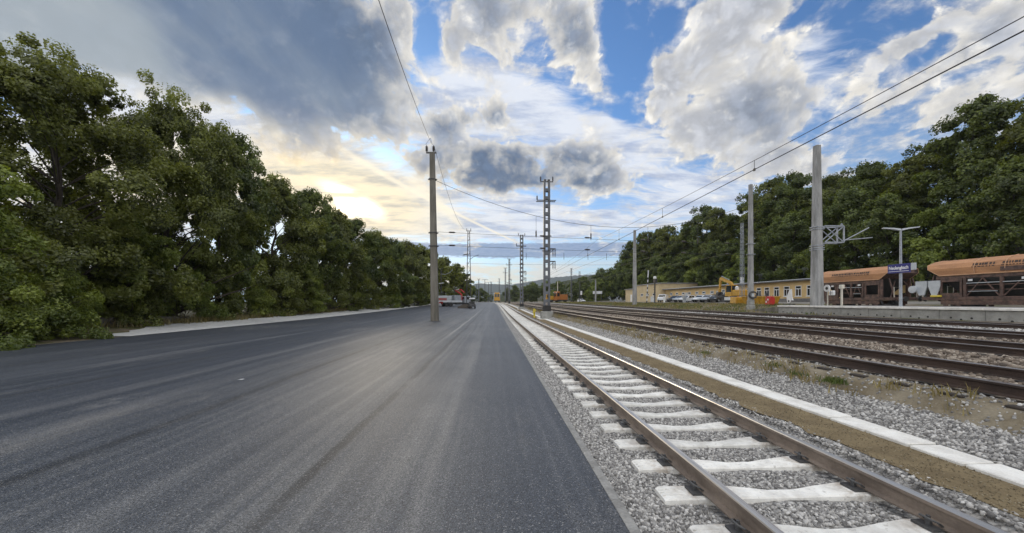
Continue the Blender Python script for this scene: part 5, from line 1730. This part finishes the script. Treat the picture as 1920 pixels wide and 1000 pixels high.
for lab, X, Y, s in (('stack of pale concrete posts at the edge of the far yard', 44.5, 130, 1.0), ('grey heap of steel parts beside the stack of pale concrete posts', 42.5, 128, 1.3)):
    t = thing('material_stack', lab, 'stack', (X, Y, land_z(X, Y)))
    b = MB(); g_ = random.Random(int(X * 3))
    for q in range(12):
        x = g_.uniform(-1.2, 1.2) * s; y = g_.uniform(-1.5, 1.5)
        b.beam((x, y, .1 + g_.random() * .3), (x + g_.uniform(-1.2, 1.2), y + g_.uniform(-1, 1), g_.uniform(.3, 1.6) * s), .16)
    b.build('pieces', M['pale_grey' if s == 1 else 'galv'], t)
t = thing('street_lamp', 'curved arm street lamp in front of the last trees of the left row', 'lamp', (-13.5, 97, lift(0, 97)))
b = MB(); b.tube([(0, 0, 0), (0, 0, 9.5)], [.12, .08], 8); b.build('post', M['galv_dark'], t, True)
b = MB(); b.tube([(0, 0, 8.2), (1.0, 0, 8.0), (2.2, 0, 8.5), (3.0, 0, 9.3)], .06, 6); b.build('arm', M['galv'], t, True)
b = MB(); b.box(.2, 1.4, -.2, .2, 5.6, 5.8, mat=Matrix.Rotation(R(-8), 4, 'Y')); b.build('lamp_head', M['pale_grey'], t)
g_ = random.Random(31)
for q in range(18):
    x, y = -21.6 + g_.uniform(-.6, .6) + q * .12, 60 + q * 2.0; s = g_.uniform(.25, .5)
    b = MB(); b.box(-s, s, -s * .8, s * .8, -.1, s * 1.4, ch=.12)
    o = b.build('stone_block', M['concrete'])
    o.location = (x, y, land_z(x, y)); o.rotation_euler = (0, 0, g_.uniform(0, 3))
    tag(o, 'grey stone block in the row along the foot of the left trees', 'stone', 'grey stone blocks along the left trees')
b = MB()
b.loft([[(-22.6, y, -.2), (-22.25, y, -.2), (-22.27, y, h), (-22.58, y, h)] for y, h in ((20.5, .55), (23, .72), (25.5, .68), (28.5, .5))])
tag(b.build('low_wall', M['concrete_dark']), 'low weathered concrete wall half hidden under the near left trees', 'wall')
b = MB(); b.add([(0, 0, .006), (.16, .02, .012), (.2, .09, .03), (.06, .11, .008)], [(0, 1, 2, 3)]); b.add([(0, 0, .002), (.16, .02, .002), (.2, .09, .002), (.06, .11, .002)], [(3, 2, 1, 0)])
o = b.build('paper_scrap', M['white']); o.location = (-5.3, 8.0, .001); o.scale = (.6, .6, .6)
tag(o, 'tiny white paper scrap lying alone on the dark asphalt', 'litter')


# ------------------------------------------------------------------ trees
def crown_profile(kind):
    return {'round': ([0, .06, .2, .45, .7, .88, 1], [.35, .7, .95, 1, .82, .5, .12]),
            'tall': ([0, .15, .3, .55, .8, .93, 1], [.15, .55, .85, 1, .8, .5, .1]),
            'skirt': ([0, .05, .2, .45, .7, .88, 1], [.8, .95, 1, .95, .75, .45, .1])}[kind]


def make_crown(seed, H, Rr, base, nclump, per, leaf, kind, clump_r, lobe):
    """leaf sized faces gathered in sprays round the ends of limbs; returns (crown mesh data, limb ends)"""
    g = np.random.default_rng(seed)
    ks, vs = crown_profile(kind)
    n1 = max(10, nclump // 11)
    q = (np.arange(n1) + g.uniform(.2, .8, n1)) / n1
    h1 = base + (H - base) * q ** .85
    a1 = np.arange(n1) * 2.39996 + g.normal(size=n1) * .45
    lobes = 1 + .18 * np.sin(3 * a1 + seed) + .12 * np.sin(5 * a1 + 2.3 * seed + h1 * .9)
    r1 = Rr * np.interp((h1 - base) / (H - base), ks, vs) * lobes * np.where(g.uniform(0, 1, n1) < .72, g.uniform(.66, .98, n1), g.uniform(.15, .6, n1))
    big = lobe * g.uniform(.6, 1.4, n1)
    w = g.integers(0, n1, nclump)                # every clump belongs to the end of one limb
    d1 = g.normal(size=(nclump, 3)) * np.array([1, 1, .6])
    d1[:, 2] = np.where(g.uniform(0, 1, nclump) < .7, np.abs(d1[:, 2]), d1[:, 2])
    d1 *= (g.uniform(.25, 1, nclump) ** .5 / np.linalg.norm(d1, axis=1))[:, None]
    stray = np.where(g.uniform(0, 1, nclump) < .14, g.uniform(1.15, 1.55, nclump), 1.0)
    C = np.stack([r1 * np.cos(a1), r1 * np.sin(a1), h1], 1)[w] + d1 * (big[w] * stray)[:, None]
    C[:, 2] = np.maximum(C[:, 2], base * .6 + .15)
    a = np.arctan2(C[:, 1], C[:, 0])
    cr = clump_r * g.uniform(.55, 1.35, nclump) / np.where(stray > 1, 1.5, 1)
    # leaves
    n = nclump * per
    idx = np.repeat(np.arange(nclump), per)
    d = g.normal(size=(n, 3)) * np.array([1, 1, .62])
    d *= (g.uniform(.3, 1, n) ** .5 / np.linalg.norm(d, axis=1))[:, None]
    out = np.stack([np.cos(a), np.sin(a), np.zeros(nclump)], 1)
    pos = C[idx] + d * cr[idx][:, None]
    pos[:, 2] -= .18 * cr[idx] * np.abs((d * out[idx]).sum(1)) * 2
    pos[:, 2] = np.maximum(pos[:, 2], .05)
    nrm = d * .55 + out[idx] * .45 + np.array([0, 0, .55]) + g.normal(size=(n, 3)) * .55
    nrm /= np.linalg.norm(nrm, axis=1)[:, None]
    t = g.normal(size=(n, 3)); t -= nrm * (t * nrm).sum(1)[:, None]; t /= np.linalg.norm(t, axis=1)[:, None]
    u = np.cross(nrm, t)
    L = leaf * g.uniform(.6, 1.3, n)[:, None]
    v = np.stack([pos - t * L * .5, pos + u * L * .27 + nrm * L * .06, pos + t * L * .5, pos - u * L * .27 + nrm * L * .06], 1)
    f = np.arange(n * 4).reshape(n, 4)
    tint = np.clip(g.uniform(0, 1, nclump)[idx] * .7 + g.uniform(0, .35, n), 0, 1)
    return (v.reshape(-1, 3), f, tint), C


def make_tree(name, seed, H, Rr, base, nclump, per, leaf, kind, leafmat, clump_r, trunk_r=.28, stems=1, lobe=1.6):
    (v, f, tint), C = make_crown(seed, H, Rr, base, nclump, per, leaf, kind, clump_r, lobe)
    me = raw_mesh('crown', v, f, M[leafmat], tint)
    g = random.Random(seed)
    b = MB()
    tops = []
    for s in range(stems):
        ox, oy = (0, 0) if stems == 1 else (g.uniform(-.5, .5), g.uniform(-.5, .5))
        pts, rs = [], []
        for i in range(9):
            k = i / 8
            pts.append((ox + g.uniform(-.25, .25) * k * Rr * .35, oy + g.uniform(-.25, .25) * k * Rr * .35, -.3 + k * H * .86))
            rs.append(trunk_r * (1 - .88 * k) * (1.35 if i == 0 else 1) / (1 if stems == 1 else 1.5))
        b.tube(pts, rs, 9)
        tops.append(pts)
    order = list(range(len(C))); g.shuffle(order)
    for i in order[:max(14, min(70, len(C) // 3))]:
        e = Vector(C[i]); pts = tops[i % stems]
        z0 = max(.3, e.z - (Vector((e.x, e.y, 0)).length) * g.uniform(.45, .9))
        k = min(.97, max(.04, (z0 + .3) / (H * .86)))
        j = min(7, int(k * 8)); w = k * 8 - j
        s0 = Vector(pts[j]).lerp(Vector(pts[j + 1]), w)
        m = s0.lerp(e, .5) + Vector((g.uniform(-.3, .3), g.uniform(-.3, .3), g.uniform(0, .5)))
        r0 = trunk_r * (1 - .85 * k) * .42
        b.tube([s0, s0.lerp(m, .5) + Vector((0, 0, .1)), m, e], [r0, r0 * .75, r0 * .5, .012], 5, cap=False)
    t = thing(name, None, None)
    b.build('trunk', M['bark'], t, True, fix=False)
    o = bpy.data.objects.new('crown', me); col.objects.link(o); o.parent = t
    return t


made = {}


def place(key, X, Y, label, cat, group=None, s=1.0, sz=None, rz=None, dz=-.05):
    proto, used = made[key]
    o = copy_tree(proto) if used else proto
    made[key][1] = True
    o.location = (X, Y, land_z(X, Y) + dz)
    o.rotation_euler = (0, 0, rnd.uniform(0, 6.28) if rz is None else rz)
    o.scale = (s, s, sz or s)
    tag(o, label, cat, group)
    return o


def proto(key, *a, **k):
    made[key] = [make_tree(*a, **k), False]


ORD = 'first second third fourth fifth sixth seventh eighth ninth tenth eleventh twelfth thirteenth fourteenth fifteenth sixteenth seventeenth eighteenth nineteenth twentieth'.split()
ORD += ['twenty-' + q for q in ORD[:9]] + ['thirtieth']
# left row: near ones with fine leaves
proto('near1', 'broadleaf_tree', 3, 14.4, 6.4, 1.0, 600, 240, .18, 'skirt', 'leaf', .62, lobe=1.55)
proto('near2', 'broadleaf_tree', 8, 14.2, 5.2, 1.4, 460, 220, .19, 'round', 'leaf_cool', .62, lobe=1.5)
proto('mid1', 'broadleaf_tree', 14, 13.2, 4.8, .8, 360, 160, .25, 'skirt', 'leaf', .66, lobe=1.4)
proto('mid2', 'broadleaf_tree', 25, 13.2, 4.6, 1.8, 320, 150, .26, 'round', 'leaf_cool', .66, lobe=1.4)
proto('far1', 'broadleaf_tree', 31, 14.0, 5.2, .8, 240, 80, .46, 'skirt', 'leaf', .8, lobe=1.5)
LEFT = [('near2', -27.0, 16.0, .9, .74), ('near1', -24.4, 22.2, 1.0, .98), ('near1', -24.0, 28.8, .9, 1.08), ('mid2', -24.4, 34.4, .9, 1.20), ('mid1', -23.6, 41.3, 1.0, 1.05),
        ('mid2', -23.4, 47.6, 1.0, 1.10), ('mid1', -22.9, 54.5, 1.0, 1.03), ('mid2', -22.8, 62.0, 1.0, 1.06), ('mid1', -22.2, 70.0, 1.05, 1.02), ('mid2', -21.6, 78.5, 1.05, 1.02),
        ('mid1', -20.5, 88.5, 1.05, 1.08), ('far1', -19.5, 99, 1.0, 1.03), ('far1', -18.0, 111, 1.0, 1.06), ('far1', -16.2, 124, 1.0, 1.0), ('far1', -14.0, 138, 1.0, .95), ('far1', -12.8, 152, .9, .78)]
DESC = ['tall spreading', 'tallest full crowned', 'tall arching', 'tall narrow', 'bushy', 'rounded', 'bushy', 'rounded', 'tall bushy', 'rounded', 'tall', 'far tall', 'far tall', 'far', 'far', 'small far']
for i, (k, x, y, s, sz) in enumerate(LEFT):
    place(k, x, y, '%s dark green tree, %s from the camera in the left row' % (DESC[i], ORD[i]), 'tree', 'trees in the row left of the asphalt', s, sz)
proto('bush1', 'leafy_bush', 41, 3.3, 2.3, .05, 160, 190, .125, 'skirt', 'leaf_bright', .4, trunk_r=.05, stems=3, lobe=.75)
proto('bush2', 'leafy_bush', 47, 4.6, 2.4, .05, 180, 160, .15, 'skirt', 'leaf', .42, trunk_r=.06, stems=3, lobe=.8)
proto('young1', 'young_tree', 52, 8.2, 2.7, .8, 230, 170, .16, 'round', 'leaf_bright', .45, trunk_r=.11, lobe=.9)
BUSH = [('bush1', -19.0, 11.2, 1.0), ('bush1', -18.6, 14.0, .9), ('bush2', -20.0, 13.0, .9), ('bush1', -19.2, 16.6, .85), ('bush2', -20.6, 17.2, .95), ('bush1', -21.7, 20.0, .8), ('bush2', -22.4, 23.4, .95),
        ('bush1', -22.4, 27.5, 1.0), ('bush2', -22.8, 31.5, .95), ('bush1', -22.6, 35.5, 1.05), ('bush2', -22.4, 40.5, 1.05), ('bush1', -22.2, 45.5, 1.2), ('bush2', -22.0, 51, 1.1), ('bush1', -21.8, 57.5, 1.1),
        ('bush2', -21.4, 64, 1.05), ('bush1', -19.8, 72, 1.2), ('bush2', -19.0, 81, 1.1), ('bush1', -18.4, 91, 1.2), ('bush2', -17.4, 103, 1.3)]
for i, (k, x, y, s) in enumerate(BUSH):
    place(k, x, y, '%s leafy bush from the camera at the foot of the left trees' % ORD[i], 'bush', 'bushes at the foot of the left row', s)
place('young1', -21.3, 14.6, 'fresh light green young tree in front of the tall trees at the left edge', 'tree', None, 1.0)
place('young1', -22.5, 24.0, 'light green young tree in the second gap of the left row', 'tree', None, .85)
place('young1', -21.2, 43.0, 'light green young tree between the bushes halfway along the left row', 'tree', None, .62)

# wooded bank on the right
proto('wood1', 'woodland_tree', 61, 22, 5.6, 5.5, 330, 105, .40, 'tall', 'leaf_cool', .85, trunk_r=.30, lobe=1.6)
proto('wood2', 'woodland_tree', 66, 21, 5.2, 4.0, 300, 105, .40, 'tall', 'leaf', .85, trunk_r=.28, lobe=1.6)
proto('wood3', 'woodland_tree', 72, 13, 4.6, .5, 300, 100, .34, 'skirt', 'leaf_cool', .75, trunk_r=.2, lobe=1.35)
proto('wood4', 'woodland_tree', 77, 9, 4.2, .2, 260, 100, .30, 'skirt', 'leaf_bright', .65, trunk_r=.15, lobe=1.2)
n = 0
y = 14.0
while y < 175:
    k = ('wood1', 'wood2')[n % 2]
    s = rnd.uniform(.86, 1.06)
    place(k, 61.5 + rnd.uniform(-2, 3), y, 'tall woodland tree, %s of the high back row on the right bank' % ORD[n], 'tree', 'high trees of the wood on the right bank', s, s * rnd.uniform(.9, 1.06))
    y += rnd.uniform(6.4, 8.4); n += 1
n = 0
y = 20.0
while y < 170:
    k = ('wood3', 'wood4', 'wood3')[n % 3]
    s = rnd.uniform(.9, 1.15)
    place(k, 56.0 + rnd.uniform(-1, 1.5), y, 'lower bushy tree, %s of the front row on the right bank' % ORD[n], 'tree', 'low front trees of the wood on the right bank', s)
    y += rnd.uniform(5.2, 6.8); n += 1
n = 0
y = 24.0
while y < 190:
    k = ('wood2', 'wood1')[n % 2]
    place(k, 70 + rnd.uniform(-2, 2), y, 'woodland tree, %s of the hindmost row on the right bank' % ORD[n], 'tree', 'hindmost trees of the wood on the right bank', 1.0, .85)
    y += rnd.uniform(9, 11); n += 1
n = 0
for x, y, s, k in ((58, 180, 1.0, 'wood3'), (54, 190, 1.1, 'wood4'), (50, 185, .8, 'wood4'), (46, 175, .7, 'wood4'), (60, 205, 1.1, 'wood3'), (52, 215, 1.0, 'wood3'), (44, 205, .8, 'wood3'), (40, 225, .9, 'wood3'), (34, 215, .7, 'wood4'),
                   (36, 250, 1.0, 'wood3'), (28, 255, .9, 'wood3'), (22, 265, .8, 'wood3'), (16, 280, .9, 'wood3'), (30, 290, 1.1, 'wood3'), (11, 295, .8, 'wood3'), (48, 195, .7, 'wood3'), (33, 235, .9, 'wood3'), (25, 240, .8, 'wood3'), (19, 240, .7, 'wood3'), (56, 172, .9, 'wood3')):
    place(k, x, y, '%s dark tree of the low far group beyond the works train' % ORD[n], 'tree', 'low far trees right of the tracks', s * 1.15, s); n += 1
n = 0
for x, y, s in ((-9, 255, .9), (-14, 245, 1.0), (-6, 275, .75), (-19, 235, 1.1), (-2.0, 300, .6)):
    place('wood3', x, y, '%s small dark tree at the far end of the asphalt' % ORD[n], 'tree', 'small far trees at the end of the asphalt', s, s * .75); n += 1

# distant wooded hills
def hill(name, pts, depth, mat, seed):
    """ridge line (X, Y, height) with a slope towards the viewer and a bumpy tree-covered skin"""
    g = random.Random(seed)
    b = MB(); rows = 8; fine = []
    for (a, c) in zip(pts, pts[1:]):
        for q in range(24):
            fine.append(Vector(a).lerp(Vector(c), q / 24))
    fine.append(Vector(pts[-1]))
    for j in range(rows + 1):
        k = j / rows
        for p in fine:
            d = Vector((-p.x * .2, -1, 0)).normalized() if abs(p.x) < 1 else Vector((-p.x, -p.y, 0)).normalized()
            q = p + d * depth * (1 - k)
            b.v.append((q.x, q.y, p.z * math.sin(k * math.pi / 2) ** 1.2 + g.uniform(-.5, .5) * p.z * .035 * (k > .1)))
    n = len(fine)
    for j in range(rows):
        for i in range(n - 1):
            b.f.append((j * n + i, j * n + i + 1, (j + 1) * n + i + 1, (j + 1) * n + i)); b.mi.append(0)
    o = b.build(name, mat, smooth=True, fix=False)
    return tag(o, kind='structure')


def hill_mat(name, a, c):
    m, n, b = material(name)
    p = n.new('ShaderNodeNewGeometry').outputs['Position']
    f = n.noise(p, .06, 8, .7)
    n.put(b.inputs['Base Color'], n.mix(n.smooth(f, .4, .6), a, c))
    n.put(b.inputs['Roughness'], 1); n.put(b.inputs['Specular IOR Level'], 0)
    bump(n, b, f, 8)
    return m


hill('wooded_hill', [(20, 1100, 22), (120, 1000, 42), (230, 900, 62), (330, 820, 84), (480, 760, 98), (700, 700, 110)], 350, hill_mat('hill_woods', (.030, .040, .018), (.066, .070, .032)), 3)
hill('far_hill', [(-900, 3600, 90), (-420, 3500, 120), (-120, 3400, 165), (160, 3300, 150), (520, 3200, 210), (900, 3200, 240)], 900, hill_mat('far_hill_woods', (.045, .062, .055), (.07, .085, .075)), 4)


# ------------------------------------------------------------------ evening haze
b = MB(); b.box(-2450, 2450, -100, 4200, -2.5, 320)
hz = b.build('haze', bpy.data.materials.new('haze_air'))
hm = hz.data.materials[0]
hm.use_nodes = True
hm.node_tree.nodes.clear()
HN = Nodes(hm.node_tree)
pv = HN.new('ShaderNodeVolumePrincipled')
HN.put(pv.inputs['Color'], (.80, .88, 1.0)); pv.inputs['Density'].default_value = .00011; pv.inputs['Anisotropy'].default_value = .3
hm.node_tree.links.new(pv.outputs[0], HN.new('ShaderNodeOutputMaterial').inputs['Volume'])
tag(hz, kind='stuff')
